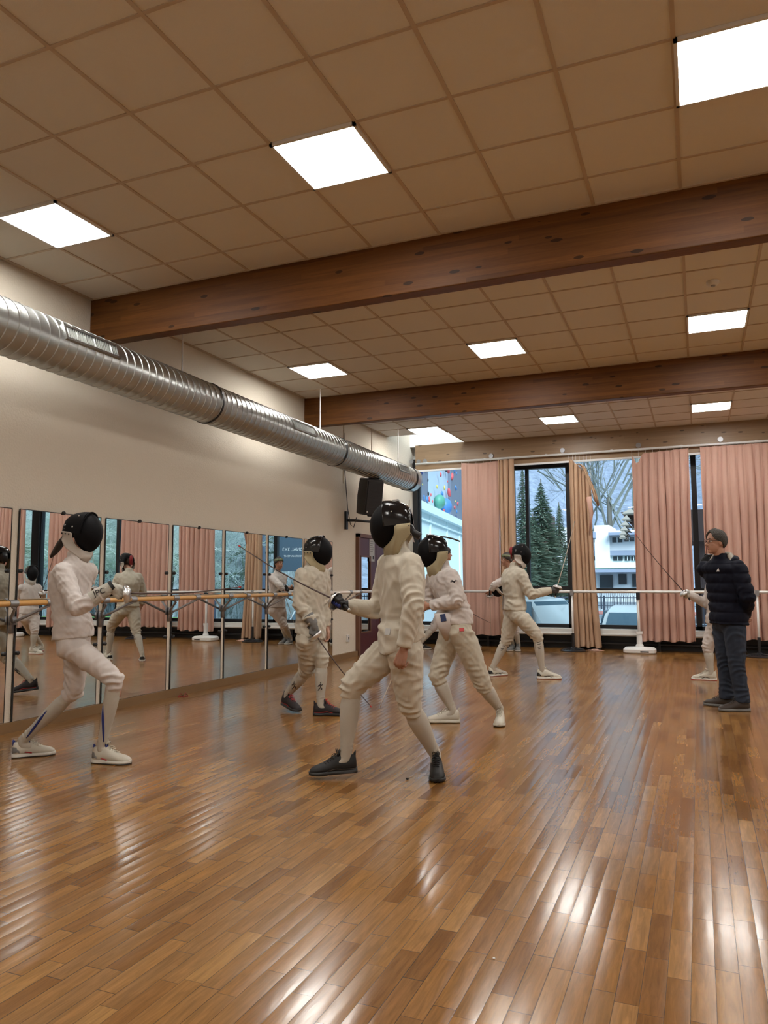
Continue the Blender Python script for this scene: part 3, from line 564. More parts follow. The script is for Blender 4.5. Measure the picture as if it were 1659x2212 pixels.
def fir(px, pt, y, wpx, lab, seed):
    rs = np.random.default_rng(seed); top = at(px, pt, y=y); h = top[2]-GZ; R0 = wpx*abs(at(px+1, 1250, y=y)[0]-at(px, 1250, y=y)[0]); b = A3(top[0], y, GZ); t = thing('fir_tree', lab, 'tree', b)
    MB().tube([b, b+A3(0, 0, h)], [.3, .03], 8).build('trunk', 'bark', t, smooth=True); V = []; F = []; n = 0; lv = 34
    for k in range(lv):
        f = k/lv; z = h*(.06+.93*f); r = R0*(1-f)**.8*(.9+.2*rs.random())+.12
        for j in range(24):
            a = rs.uniform(0, 2*PI); rr = r*rs.uniform(.7, 1.1); d = A3(math.cos(a), math.sin(a), 0); s = A3(-d[1], d[0], 0)
            for q in range(5):
                s0 = q/5; c0 = b+A3(0, 0, z-.05*h*s0**1.5)+d*rr*s0; c1 = c0+d*rr*.42+s*rs.normal(0, .16)*rr+A3(0, 0, -.05*rr+rs.normal(0, .06)); wdt = rr*.17*(1.15-s0)
                V += [c0-s*wdt, c0+s*wdt, c1+s*wdt*.25, c0+A3(0, 0, -.18*rr*.5)]; F += [(n, n+1, n+2), (n, n+2, n+3), (n+1, n+3, n+2)]; n += 4
    MB().add(V, F).build('foliage', 'fir', t)
fir(1168, 1034, 46, 62, 'tall green fir outside between the window posts', 1); fir(1128, 1005, 42, 34, 'dark fir at the left window pane edge', 2); fir(1207, 1085, 56, 34, 'lower fir behind the dark chimney', 3); fir(1150, 1110, 44, 60, 'bushy fir filling the view below the tall one', 4)
# white building
By = 75
def bp(px, py, dy=0): return at(px, py, y=By+dy)
def brect(mb, x0, y0, x1, y1, d0=0, d1=8): a = bp(x0, y1); b = bp(x1, y0); mb.rng(a[0], b[0], By+d0, By+d1, a[2], b[2])
c0 = bp(1290, 1230); t = thing('white_building', 'white three storey building with ribbon windows across the road', 'building', c0)
m = MB(); brect(m, 1243, 1144, 1400, 1236, 0, 9); brect(m, 1288, 1135, 1317, 1236, -.6, 6); brect(m, 1206, 1138, 1243, 1236, .5, 9); brect(m, 1171, 1197, 1243, 1236, -1.2, 6); brect(m, 1190, 1236, 1400, 1300, .8, 9); m.build('walls', 'bldg', t)
m = MB(); brect(m, 1271, 1151, 1289, 1164, -1.4, .2); brect(m, 1318, 1150, 1400, 1158, -1.6, .2); brect(m, 1271, 1188, 1400, 1201, -.5, .2); brect(m, 1271, 1229, 1400, 1237, -1.6, .9); m.build('canopy', 'bldgs', t)
m = MB(); brect(m, 1271, 1226, 1400, 1229, -1.6, .9); m.build('fascia', 'teal', t)
for r in ((1272, 1165, 1292, 1172), (1323, 1161, 1344, 1172), (1349, 1161, 1370, 1170), (1272, 1202, 1294, 1211), (1325, 1202, 1345, 1211), (1350, 1202, 1361, 1211), (1364, 1202, 1374, 1211), (1197, 1145, 1206, 1178)):
    m = MB(); brect(m, *r, -.7 if 1288 < r[0] < 1300 else -.12, .1); wo_ = m.build('window', 'win', t); m = MB(); c = (r[0]+r[2])/2; brect(m, c-.7, r[1], c+.7, r[3], -.2, -.1); m.build('mullion', 'bldg', wo_)
for r in ((1294, 1242, 1322, 1270), (1204, 1242, 1222, 1262), (1335, 1240, 1352, 1262), (1365, 1240, 1400, 1268)):
    m = MB(); brect(m, *r, .6, .75); m.build('shop_front', 'win', t)
m = MB(); brect(m, 1182, 1115, 1195, 1196, -2.2, 1); m.build('chimney', 'darkw', t); m = MB(); brect(m, 1197, 1143, 1206, 1145, -1, 0); m.build('canopy', 'bldg', t)
# stacked eaves building
y0 = 38; p0 = at(1360, 1170, y=y0); t = thing('brown_building', 'dark brown building corner with a stack of pointed pale eaves', 'building', p0)
a = at(1352, 1172, y=y0); b = at(1352, 1106, y=y0); MB().add([(a[0]+dx_, yy, zz) for yy in (y0, y0+5) for dx_, zz in ((.9, a[2]), (6, a[2]), (6, b[2]), (-.2, b[2]))], [(0, 1, 2, 3), (7, 6, 5, 4), (0, 4, 5, 1), (1, 5, 6, 2), (2, 6, 7, 3), (3, 7, 4, 0)]).build('walls', 'darkw', t)
MB().rng(a[0]+3, a[0]+6, y0+.5, y0+4.5, GZ, a[2]+.1).build('walls', 'darkw', t)
for j, (px, py, w_) in enumerate(((1344, 1108, 30), (1342, 1122, 20), (1340, 1134, 19), (1339, 1145, 18), (1338, 1154, 16), (1338, 1161, 14))):
    p = at(px, py, y=y0-1.2); s = abs(at(px+w_, py, y=y0-1.2)[0]-p[0]); z = p[2]
    MB().add([p, p+A3(s, -.1, -.02), p+A3(s*.6, 0, .20), p+A3(s*.2, 2.2, .02), p+A3(s, 2.2, -.02), p+A3(s*.6, 2.2, .2), p+A3(0, 0, -.05), p+A3(s, 0, -.08)], [(0, 1, 2), (0, 2, 5, 3), (1, 4, 5, 2), (3, 5, 4), (0, 6, 7, 1), (6, 3, 4, 7)]).build('eave', 'eave', t)
# basketball hoop, van, cars, fence
y0 = 50; a = at(1171, 1224, y=y0); b = at(1214, 1198, y=y0); t = thing('basketball_hoop', 'white basketball backboard on a blue padded post', 'basketball hoop', (a[0], y0, GZ))
MB().rng(a[0], b[0], y0, y0+.06, a[2], b[2]).build('backboard', 'bldg', t); q = at(1193, 1240, y=y0-.2); m = MB(); 
for s in (-.3, .3): m.rng(q[0]+s-.03, q[0]+s+.03, y0-.05, y0, a[2]+.1, a[2]+.75)
m.rng(q[0]-.3, q[0]+.3, y0-.05, y0, a[2]+.7, a[2]+.76); m.build('target_frame', 'bldgs', t)
MB().rng(q[0]-.14, q[0]+.14, y0+.1, y0+.4, GZ+1.6, a[2]+1).build('post', 'cyan', t); MB().rng(q[0]-.25, q[0]+.25, y0, y0+.5, GZ, GZ+1.9).build('post_pad', 'cbl', t)
MB().tube([(q[0]+.22*math.cos(k), y0-.25+.22*math.sin(k), a[2]+.1) for k in np.linspace(0, 2*PI, 20)], .02, 6).build('rim', 'red', t)
def fence(x0, x1, y, z0, z1, lab):
    t = thing('iron_fence', lab, 'fence', ((x0+x1)/2, y, z0)); m = MB(); 
    for z in (z0+.08, z1-.08): m.rng(x0, x1, y-.02, y+.02, z-.02, z+.02)
    for x in np.arange(x0, x1, 2.5): m.rng(x-.04, x+.04, y-.04, y+.04, GZ, z1)
    m.build('fence_frame', 'iron', t); m = MB(); 
    for x in np.arange(x0, x1, .125): m.rng(x-.011, x+.011, y-.011, y+.011, z0, z1)
    m.build('fence_bars', 'iron', t)
fence(-8.5, 3.2, 31, -.5, .68, 'black iron bar fence behind the parked cars'); fence(-14, 6, 56, -.6, .55, 'second dark fence along the far side of the road')
def car(loc, yaw, L_, W_, H_, lab, mat, name='parked_car', van=False):
    t = thing(name, lab, 'car' if not van else 'van', loc); cy, sy = math.cos(yaw), math.sin(yaw); R = np.array([[cy, -sy, 0], [sy, cy, 0], [0, 0, 1]]); c = A3(loc)
    prof = [(-.5, .22, .16, .92), (-.49, .45, .15, .95), (-.47, .55, .15, .96), (-.2, .60, .13, .99), (0, .61, .13, 1), (.25, .60, .13, .99), (.40, .52, .14, .97), (.48, .45, .15, .93), (.5, .3, .18, .9)] if not van else [(-.5, .5, .15, .95), (-.48, .56, .14, .98), (0, .58, .13, 1), (.28, .57, .13, 1), (.42, .5, .14, .98), (.49, .42, .15, .93), (.5, .3, .18, .9)]
    def ringy(x, top, bot, wf, tw=1.): 
        w2 = W_/2*wf; z0, z1 = bot*H_, top*H_; return c+np.array([[x*L_, s*w2*f, z] for s, f, z in ((1, .94, z0), (1, 1, z0+.1*H_), (1, 1, z1-.12*H_), (1, .95*tw, z1-.02*H_), (1, .8*tw, z1), (-1, .8*tw, z1), (-1, .95*tw, z1-.02*H_), (-1, 1, z1-.12*H_), (-1, 1, z0+.1*H_), (-1, .94, z0))])@R.T
    m = MB(); m.loft([ringy(*p) for p in prof]); m.build('body', mat, t, auto=35)
    cab = [(-.46, .56), (-.36, .92), (-.2, .99), (.1, 1.0), (.2, .97), (.38, .58)] if not van else [(-.5, .58), (-.495, .95), (-.4, 1.0), (.2, 1.0), (.33, .96), (.45, .58)]
    def rg(x, z, ins=0.): 
        q = (z-.56)/.44; w2 = W_/2*(.97-.16*q)+ins; return c+np.array([[x*L_, w2+.0, .55*H_], [x*L_, w2-.02*q, z*H_-.04*H_], [x*L_, w2*.88, z*H_+ins*.5], [x*L_, -w2*.88, z*H_+ins*.5], [x*L_, -w2+.02*q, z*H_-.04*H_], [x*L_, -w2, .55*H_]])@R.T
    m = MB(); m.loft([rg(*p) for p in cab]); m.build('cabin', mat, t, auto=35)
    # glass: rear, front, sides as thin shells over the cabin
    def quad(nm, pts): 
        P_ = [c+R@A3(*p) for p in pts]; n_ = nrm(np.cross(P_[1]-P_[0], P_[2]-P_[0])); P_ = [p+n_*.012 for p in P_]+[p-n_*.03 for p in P_]; MB().add(P_, [(0, 1, 2, 3), (7, 6, 5, 4), (0, 4, 5, 1), (1, 5, 6, 2), (2, 6, 7, 3), (3, 7, 4, 0)]).build(nm, 'cargl', t)
    hw = W_/2; zA, zB = .60*H_, .93*H_
    quad('rear_window', [((cab[0][0]+.005)*L_, hw*.82, zA), ((cab[0][0]+.005)*L_, -hw*.82, zA), ((cab[1][0]-.01)*L_, -hw*.70, zB*.97), ((cab[1][0]-.01)*L_, hw*.70, zB*.97)])
    quad('windscreen', [((cab[-1][0]-.03)*L_, -hw*.8, zA), ((cab[-1][0]-.03)*L_, hw*.8, zA), ((cab[-2][0]+.01)*L_, hw*.7, zB), ((cab[-2][0]+.01)*L_, -hw*.7, zB)])
    for s in (1, -1):
        for xa, xb in (((-.33, -.04), (-.02, .17)) if not van else ((.04, .17), (.19, .345))):
            pts = [(xa*L_, s*hw*.975, zA), (xb*L_+ (.02*L_ if xb > .1 else 0), s*hw*.975, zA), (xb*L_, s*hw*.84, zB), (xa*L_, s*hw*.84, zB)]
            quad('side_window', pts if s > 0 else pts[::-1])
        mm_ = c+R@A3(.22*L_, s*(hw+.12), .62*H_); MB().ell(mm_, (.07, .11, .09), nu=14, nv=8).build('wing_mirror', 'black', t, smooth=True)
    for x in (-.31, .31):
        for s in (1, -1): q = c+R@A3(x*L_, s*(hw-.1), .30); w_ = MB().tube([q-R@A3(0, .1, 0), q+R@A3(0, .1, 0)], .31, 22).build('wheel', 'tyre', t, auto=40); MB().tube([q-R@A3(0, .105, 0), q+R@A3(0, .105, 0)], .19, 16).build('hub_cap', 'lightp', w_, auto=40)
    MB().tube([c+R@A3(-.1*L_, 0, H_), c+R@A3(-.14*L_, 0, H_+.32)], .008, 5).build('antenna', 'black', t)
    MB().tube([c+R@A3((cab[0][0]+.0)*L_, -.1, zA+.02), c+R@A3((cab[0][0]+.02)*L_, hw*.6, zA+.06)], .012, 5).build('wiper', 'black', t)
    return t
car((-1.41, 19.9, -.78), PI/2, 3.9, 1.62, 1.43, 'small white car seen from behind through the third window', 'car')
car((-4.62, 18.25, -.78), -.42, 4.6, 1.8, 1.69, 'white van parked outside behind the fencer with the dark glove', 'car', 'parked_van', van=True)
car((bp(1270, 1270)[0]-1.4, 70, GZ-.1), 0.1, 4.2, 1.7, 1.45, 'distant blue grey car parked before the white building', 'silver')
# climbing wall building at the left
pA = at(885, 1093, y=24.5); zc = pA[2]; dW = nrm(RC@A3(1262-IW/2, -(1257-IH/2), -FP)*A3(1, 1, 0)); nW = nrm(np.cross(dW, A3(0, 0, 1)))
if nW[0] < 0: nW = -nW
t = thing('climbing_wall', 'pale outdoor building with a colourful climbing wall above its cornice', 'climbing wall', pA)
def wallbox(u0, u1, z0, z1, d0, d1, mat, nm, par=None):
    V = [pA+dW*u+A3(0, 0, z-zc)-nW*d for d in (d0, d1) for u, z in ((u0, z0), (u1, z0), (u1, z1), (u0, z1))]
    return MB().add(V, [(0, 1, 2, 3), (7, 6, 5, 4), (0, 4, 5, 1), (1, 5, 6, 2), (2, 6, 7, 3), (3, 7, 4, 0)]).build(nm, mat, par or t)
def uq(px):
    d = ray(px, 1050); return float(np.linalg.solve(np.array([[d[0], -dW[0]], [d[1], -dW[1]]]), pA[:2]-O[:2])[1])
UE = uq(1030)
wallbox(-6, UE, GZ-.1, zc, 0, 1, 'cyan', 'lower_wall'); wallbox(-6, UE, zc-.02, zc+.28, -.25, 1, 'cyan', 'cornice'); wallbox(-6, UE, zc-.34, zc-.28, -.1, 0, 'cyan', 'cornice')
for u in (uq(927), uq(963), uq(990)): wallbox(u, u+.14, GZ, zc, -.06, 0, 'cyan', 'wall_rib')
wallbox(-6, UE, zc+.28, zc+9, .4, 1, 'lightpn', 'climbing_panel'); wallbox(-6, uq(891), zc+.3, zc+7, .3, .45, 'cyan', 'climbing_panel'); wallbox(uq(897), uq(938), zc+.35, zc+7, .25, .45, 'greyp', 'climbing_panel'); wallbox(uq(985), uq(1010), zc+.35, zc+9, .25, .45, 'greyp', 'climbing_panel')
rs = np.random.default_rng(4); cols = ['cred', 'cred', 'cred', 'cbl', 'cbl', 'yel', 'cgr', 'black', 'blue', 'red']
for j in range(96):
    qx = rs.uniform(890, 1003); u = uq(qx); k_ = (24.5+u)/24.5; z = zc+rs.uniform(.45, 2.6+.02*(qx-890))*1.0+.3*(k_-1); big = rs.random() < .3; s = (rs.uniform(.11, .17) if big else rs.uniform(.05, .10))*k_
    cmat = cols[rs.integers(len(cols))]
    if 978 < qx < 992: cmat = 'cred'
    P_ = pA+dW*u+A3(0, 0, z-zc)-nW*.24; th = rs.uniform(0, PI); ux = dW*math.cos(th)+A3(0, 0, 1)*math.sin(th); uy = -dW*math.sin(th)+A3(0, 0, 1)*math.cos(th)
    o = MB().ell(P_, (s, s*rs.uniform(.4, .95), s*.35), np.stack([ux, uy, nW]), 14, 8).build('climbing_hold', cmat, t, smooth=True)
for k, (u, z, s) in enumerate(((uq(959), .85, .42), (uq(973), .80, .50))): MB().ell(pA+dW*u+A3(0, 0, z)-nW*.2, (s, s*.75, .25), np.stack([dW, A3(0, 0, 1), nW]), 20, 10).build('climbing_volume', 'cbl' if k else 'cgr', t, smooth=True)
# winter shrubs, trunks and banner seen in the mirrors, to the right outside
k = 0
labs = ['pale leafless bush on the lawn, nearest the building', 'pale leafless bush behind the near lawn bush', 'tangled bare shrub mid lawn', 'tangled bare shrub far along the lawn', 'bare bush furthest right on the lawn', 'wild bare thicket at the end of the lawn', 'thin bare bush under the trees', 'dense bare thicket between grey trunks']
for i, (x, y) in enumerate(((4.2, 21.5), (6.4, 22.5), (8.8, 21), (11.5, 22), (14, 20), (16.5, 22.5), (19.5, 21), (9.8, 24.5))):
    tree((x, y, .2), 5.2+.5*(i % 3), labs[i], 40+i, 'twigl', 4, 4, .7, .06, 'bush', 'bare_bush', 4, 'leafless shrubs right of the building')
for i, (x, y) in enumerate(((5.5, 27), (8.5, 28), (11.5, 26.5), (15, 28), (19, 26), (23, 25), (27, 24))):
    b = A3(x, y, 0); t = thing('forest_tree', 'tall grey trunked tree beyond the lawn, %s counted from the banner' % ['first', 'second', 'third', 'fourth', 'fifth', 'sixth', 'seventh'][i], 'tree', b, 'trees beyond the lawn')
    MB().tube([b-A3(0, 0, .8), b+A3(.1, 0, 6), b+A3(0, 0, 13)], [.42, .36, .2], 10).build('trunk', 'bldgs', t, smooth=True)
    rs = np.random.default_rng(60+i); m = MB()
    for j in range(16): twigs(m, b+A3(0, 0, rs.uniform(1.5, 12)), A3(rs.normal(), rs.normal(), .1), 1.6, .05, 3, rs, .6, 3, -.05)
    m.build('branches', 'twigl' if i % 2 else 'fir', t)
V = []; 
for j in range(11):
    for i in range(41): V.append((3+i*1.2, 30-i*.12+j*.1, -.8+j*1.5*(1+.12*math.sin(i*1.7))))
struct('hillside', MB().add(V, [(j*41+i, j*41+i+1, (j+1)*41+i+1, (j+1)*41+i) for j in range(10) for i in range(40)]), 'thicket', smooth=True)
bx_ = A3(3.25, 26, 2.45); t = thing('tournament_banner', 'dark blue outdoor banner lettered for a 3x3 tournament, seen in the mirror', 'banner', bx_)
ux = nrm(A3(.88, -.47, 0)); fr = np.stack([ux, np.cross(A3(0, 0, 1), ux), A3(0, 0, 1)], 1)
MT['bann'] = pmat('dark teal banner cloth', (.06, .10, .14), .7); MB().box(bx_, (1.3, .02, 1.5), fr).build('banner_cloth', 'bann', t)
fn = -nrm(np.cross(A3(0, 0, 1), ux))
text_mesh('IONAL 3X3', .175, bx_+fn*.014+A3(0, 0, .10), ux, (0, 0, 1), 'white', t); text_mesh('TOURNAMENT', .11, bx_+fn*.014-A3(0, 0, .16), ux, (0, 0, 1), 'white', t)
m = MB(); [m.tube([bx_+ux*s-A3(0, 0, 3.2), bx_+ux*s+A3(0, 0, .9)], .035, 8) for s in (-.67, .67)]; m.build('banner_post', 'steel', t)
# ------------------------------------------------------------------ people
RV = nrm(A3(.923, .385, 0)); DV = nrm(A3(-.385, .923, 0)); UP = A3(0, 0, 1)
def remesh(mb, vox, it=4, folds=None, gen=0., seed=0):
    me = bpy.data.meshes.new('tmp'); me.from_pydata(np.vstack(mb.V).tolist(), [], mb.F); me.update(); o = bpy.data.objects.new('tmp', me); C.objects.link(o)
    md = o.modifiers.new('r', 'REMESH'); md.mode = 'VOXEL'; md.voxel_size = vox; md.adaptivity = 0
    dg = bpy.context.evaluated_depsgraph_get(); dg.update(); e = bpy.data.meshes.new_from_object(o.evaluated_get(dg)); bpy.data.objects.remove(o); bpy.data.meshes.remove(me)
    n = len(e.vertices); V = np.empty(n*3); e.vertices.foreach_get('co', V); V = V.reshape(-1, 3); ed = np.empty(len(e.edges)*2, int); e.edges.foreach_get('vertices', ed); ed = ed.reshape(-1, 2)
    deg = np.bincount(ed.ravel(), minlength=n).astype(float)
    def smooth(V, k):
        for _ in range(k):
            S = np.stack([np.bincount(ed[:, 0], V[ed[:, 1], c], n)+np.bincount(ed[:, 1], V[ed[:, 0], c], n) for c in range(3)], 1); V = V*.4+.6*S/deg[:, None]
        return V
    V = smooth(V, it)
    if folds or gen:
        e.vertices.foreach_set('co', V.ravel()); e.update(); Nn = np.empty(n*3); e.vertices.foreach_get('normal', Nn); Nn = Nn.reshape(-1, 3); d = np.zeros(n); r = np.random.default_rng(seed)
        for f in folds or []:
            c, ax, sig, rad, amp, lam, tl = f; ax = nrm(ax); e1 = nrm(np.cross(ax, A3(.3, .5, .81))); e2 = np.cross(ax, e1); rel = V-A3(c); t = rel@ax; a1, a2 = rel@e1, rel@e2
            q = np.hypot(a1, a2); wgt = np.exp(-(t/sig)**2)*np.clip((rad-q)/(.25*rad), 0, 1); an = np.arctan2(a2, a1); s = r.uniform(0, 6.28, 4)
            ph = 2*PI*t/lam*.85+1.7*tl*np.cos(an+s[0])+1.6*np.sin(2*an+s[1]+t*14)+1.1*np.sin(24*a1+s[2]+9*t)+.9*np.sin(19*a2+s[3]); mod = np.clip(.55+.6*np.sin(an*2+s[1]+t*11)+.35*np.sin(33*t+s[0]+a1*20), .05, 1.25); d += 1.05*amp*wgt*((.5+.5*np.cos(ph))**1.8-.34)*mod
        if gen:
            for _ in range(7):
                k = r.normal(0, 1, 3); k = nrm(k*A3(1, 1, .55))*2*PI/r.uniform(.09, .26); g = np.sin(V@k+r.uniform(0, 6.28)+1.5*np.sin(V@np.roll(k, 1)*.6)); d += gen*.38*(np.abs(g)*-1.2+.7)
        V = V+Nn*d[:, None]; V = smooth(V, 1)
    F = [tuple(p.vertices) for p in e.polygons]; bpy.data.meshes.remove(e)
    out = MB(); out.add(V, F); return out
def ring(c, lat, fwd, a, b, n=28, p=2.4, tiltf=0., shift=0.):
    t = np.arange(n)*2*PI/n; ct, st = np.cos(t), np.sin(t); x = np.sign(ct)*np.abs(ct)**(2/p)*a; y = np.sign(st)*np.abs(st)**(2/p)*b
    return A3(c)+np.outer(x, lat)+np.outer(y, fwd)+np.outer(y*tiltf, UP)+shift*fwd
def finger(mb, k, d, nm, L_, r, curl, n=9):
    ax = np.cross(d, nm); P = [k]; cur = d
    for l, c in zip(L_, curl): 
        c = math.radians(c); cur = nrm(cur*math.cos(c)+np.cross(ax, cur)*math.sin(c)); P.append(P[-1]+cur*l)
    mb.tube(P, [r*1.08, r, r*.93, r*.8], n, round_=True)
def hand(mb, W, X, Z, side, curl=(35, 40, 25), s=1., r=.0088, thumb=.5):
    """W wrist, X wrist->knuckles, Z thumb side, side +1 right hand; curl bends towards the palm"""
    X = nrm(X); Z = nrm(Z-Z.dot(X)*X); Nm = np.cross(Z, X)*side
    for i, (zz, xl, fl) in enumerate(((.030, .088, 1.0), (.010, .092, 1.1), (-.010, .088, 1.02), (-.029, .079, .82))):
        kn = W+X*xl*s+Z*zz*s; mb.tube([W+Z*zz*.45*s+X*.005, W+X*xl*.5*s+Z*zz*.8*s, kn], [.017*s, .0155*s, .0125*s], 10, round_=True)
        q = 1+.06*i; finger(mb, kn, X, Nm, [.043*fl*s, .027*fl*s, .021*fl*s], r*(1 if i < 3 else .88), [curl[0]*q, curl[1]*q, curl[2]])
    tb = W+X*.022*s+Z*.022*s+Nm*.006; d = nrm(X*(.75)+Z*(.75-.5*thumb)+Nm*(.25+.55*thumb)); mb.tube([tb, tb+d*.045*s], [.0165*s, .0125*s], 10, round_=True)
    k = tb+d*.045*s; d2 = nrm(d+X*.5+Nm*.25*thumb-Z*.3*thumb); mb.tube([k, k+d2*.032*s, k+nrm(d2+X*.4)*.056*s], [r*1.2, r*1.1, r*.9], 9, round_=True)
    mb.ell(W+X*.045*s, (.045*s, .036*s, .014*s), np.stack([X, Z, Nm]), 14, 8)
def epee(G, T, name='epee', label='', dark=True, gscale=1.):
    G, T = A3(G), A3(T); B = nrm(T-G); t = thing(name, label, 'fencing sword', G); s1 = nrm(np.cross(B, UP)); s2 = np.cross(s1, B)
    k = [G+B*x*np.linalg.norm(T-G)-UP*.02*math.sin(x*PI) for x in np.linspace(0, 1, 14)]
    MB().tube(k, np.linspace(.0062, .0035, 14), 8).build('blade', 'bladem' if dark else 'bladel', t, smooth=True); MB().tube([T-B*.008, T+B*.004, T+B*.01], [.0055, .007, .0055], 10).build('point', 'red' if dark else 'steel', t, auto=40)
    R = .066*gscale; rr = []; 
    for z, r in ((.012, .014), (.010, .030), (.002, .048), (-.012, .061), (-.028, .066), (-.029, .063), (-.014, .057), (0, .044), (.006, .02)): rr.append(ring(G+B*z*gscale-s2*.006, s1, s2, r*gscale, r*gscale, 28, 2))
    MB().loft(rr).build('guard', 'chrome', t, smooth=True); MB().disc(G-B*.004, B, .045, .006, 20).build('guard_pad', 'lightp', t)
    g = MB(); g.tube([G-B*.01, G-B*.06+s2*.004, G-B*.11-s2*.006, G-B*.13-s2*.010], [.011, .0125, .011, .009], 10, round_=True); g.tube([G-B*.045, G-B*.055-s2*.035], .007, 8, round_=True); g.build('grip', 'black', t, smooth=True)
    MB().ell(G-B*.14-s2*.012, (.011, .011, .011), nu=12, nv=8).build('pommel', 'chrome', t, smooth=True); return t

def shoe(heel, toe, par, st, lift_z=0., W_=1., flip=1):
    heel, toe = A3(heel), A3(toe); X = nrm(toe-heel); L_ = np.linalg.norm(toe-heel); S = nrm(np.cross(UP, X)); U = np.cross(X, S)
    def sec(s, w0, z0, z1, n=18, p=2.6, off=0.):
        t = np.arange(n)*2*PI/n; x = np.sign(np.cos(t))*np.abs(np.cos(t))**(2/p)*w0; z = (z0+z1)/2+np.sign(np.sin(t))*np.abs(np.sin(t))**(2/p)*(z1-z0)/2
        taper = 1-.42*np.clip((z-z0)/(z1-z0+1e-6)-.25, 0, 1)*(z1-z0 > .03); return heel+X*s*L_+np.outer(x*taper+off, S)+np.outer(z, U)
    q = L_/.285; sg = flip*.006
    up = [(-.01, .018, .03, .085), (.02, .031, .018, .112), (.10, .038, .015, .110), (.22, .040, .015, .106), (.34, .041, .015, .120), (.42, .042, .015, .112), (.52, .044, .015, .094), (.64, .047, .014, .078), (.76, .049, .014, .067), (.87, .046, .014, .059), (.94, .038, .014, .050), (.985, .025, .015, .040), (1.0, .012, .018, .032)]
    o = MB().loft([sec(s, w0*W_*q, z0*q, z1*q, off=sg*math.sin(s*3)) for s, w0, z0, z1 in up]).build('shoe', st['upper'], par, smooth=True); 
    so = [(-.025, .020), (.0, .033), (.1, .042), (.3, .042), (.5, .045), (.65, .051), (.8, .053), (.9, .049), (.96, .040), (1.0, .027), (1.02, .012)]
    MB().loft([sec(s, w0*W_*q, (.0 if s < .8 else .012*(s-.8)*3)*q, (.034 if s < .45 else .028)*q, p=4, off=sg*math.sin(s*3)) for s, w0 in so]).build('sole', st['sole'], o, auto=50)
    if st.get('sole2'): MB().loft([sec(s, w0*W_*q*1.01, -.001*q, .010*q, p=4, off=sg*math.sin(s*3)) for s, w0 in so]).build('outsole', st['sole2'], o, auto=50)
    l = MB()
    for k in range(5): s = .42+.055*k; z = (.118-.165*(s-.40))*q+.001; c = heel+X*s*L_+U*z; l.tube([c-S*.024*q-U*.012, c-S*.010*q, c+S*.010*q+X*.012*q, c+S*.024*q-U*.012], .0028, 6)
    c = heel+X*.40*L_+U*.122*q
    for sgn in (-1, 1):
        l.tube([c+nrm(X*.1+S*sgn*math.cos(a)+U*(.6+math.sin(a)))*.0+S*sgn*(.002+.022*(1-math.cos(a))/2)+U*(.022*abs(math.sin(a))+.004)+X*.006*math.sin(a) for a in np.linspace(0, 2*PI*.95, 12)], .0022, 6); l.tube([c, c+S*sgn*.02+X*.02-U*.004, c+S*sgn*.03+X*.035-U*.02], .0022, 6)
    l.build('laces', st.get('lace', st['upper']), o, smooth=True)
    MB().tube([heel+X*.03*L_+U*.09*q, heel+X*.015*L_+U*.115*q, heel-X*.002*L_+U*.128*q], [.016*q, .013*q, .006*q], 10, sq=.5).build('heel_tab', st.get('tab', st['upper']), o, smooth=True)
    MB().tube([heel+X*.38*L_+U*.105*q, heel+X*.35*L_+U*.13*q, heel+X*.33*L_+U*.144*q], [.022*q, .022*q, .012*q], 10, sq=.35, up=X).build('tongue', st.get('tongue', st['upper']), o, smooth=True)
    if st.get('mark'):
        for sd in (-1, 1):
            m = MB()
            f = lambda s, z: heel+X*s*L_+U*z*q+S*(sd*np.interp(s, [.03, .25, .5, .65, .8], [.033, .037, .0415, .0455, .046])*W_*q*(1-.30*max(0, (z-.025)/.06)) + sg*math.sin(s*3))
            if st['mark'] == 'x': m.tube([f(.30, .06), f(.42, .045), f(.60, .025)], .0035, 6); m.tube([f(.36, .07), f(.46, .048), f(.56, .024)], .0035, 6); m.tube([f(.28, .03), f(.45, .042), f(.68, .045)], .0035, 6)
            elif st['mark'] == 'z': m.tube([f(.20, .055), f(.34, .05), f(.28, .04), f(.45, .03)], .0045, 6)
            else: m.tube([f(.0+.03, .03), f(.25, .03), f(.45, .036), f(.62, .028)], .003, 6)
            m.build('side_mark', st.get('markm', 'black'), o, smooth=True)
    if st.get('heelp'): MB().loft([sec(s, w0*W_*q*1.03, .026*q, z1*q, off=sg*math.sin(s*3)) for s, w0, z1 in ((-.014, .019, .080), (.02, .032, .100), (.09, .0385, .095), (.16, .0395, .07))]).build('heel_patch', st['heelp'], o, smooth=True)
    return X, S, U

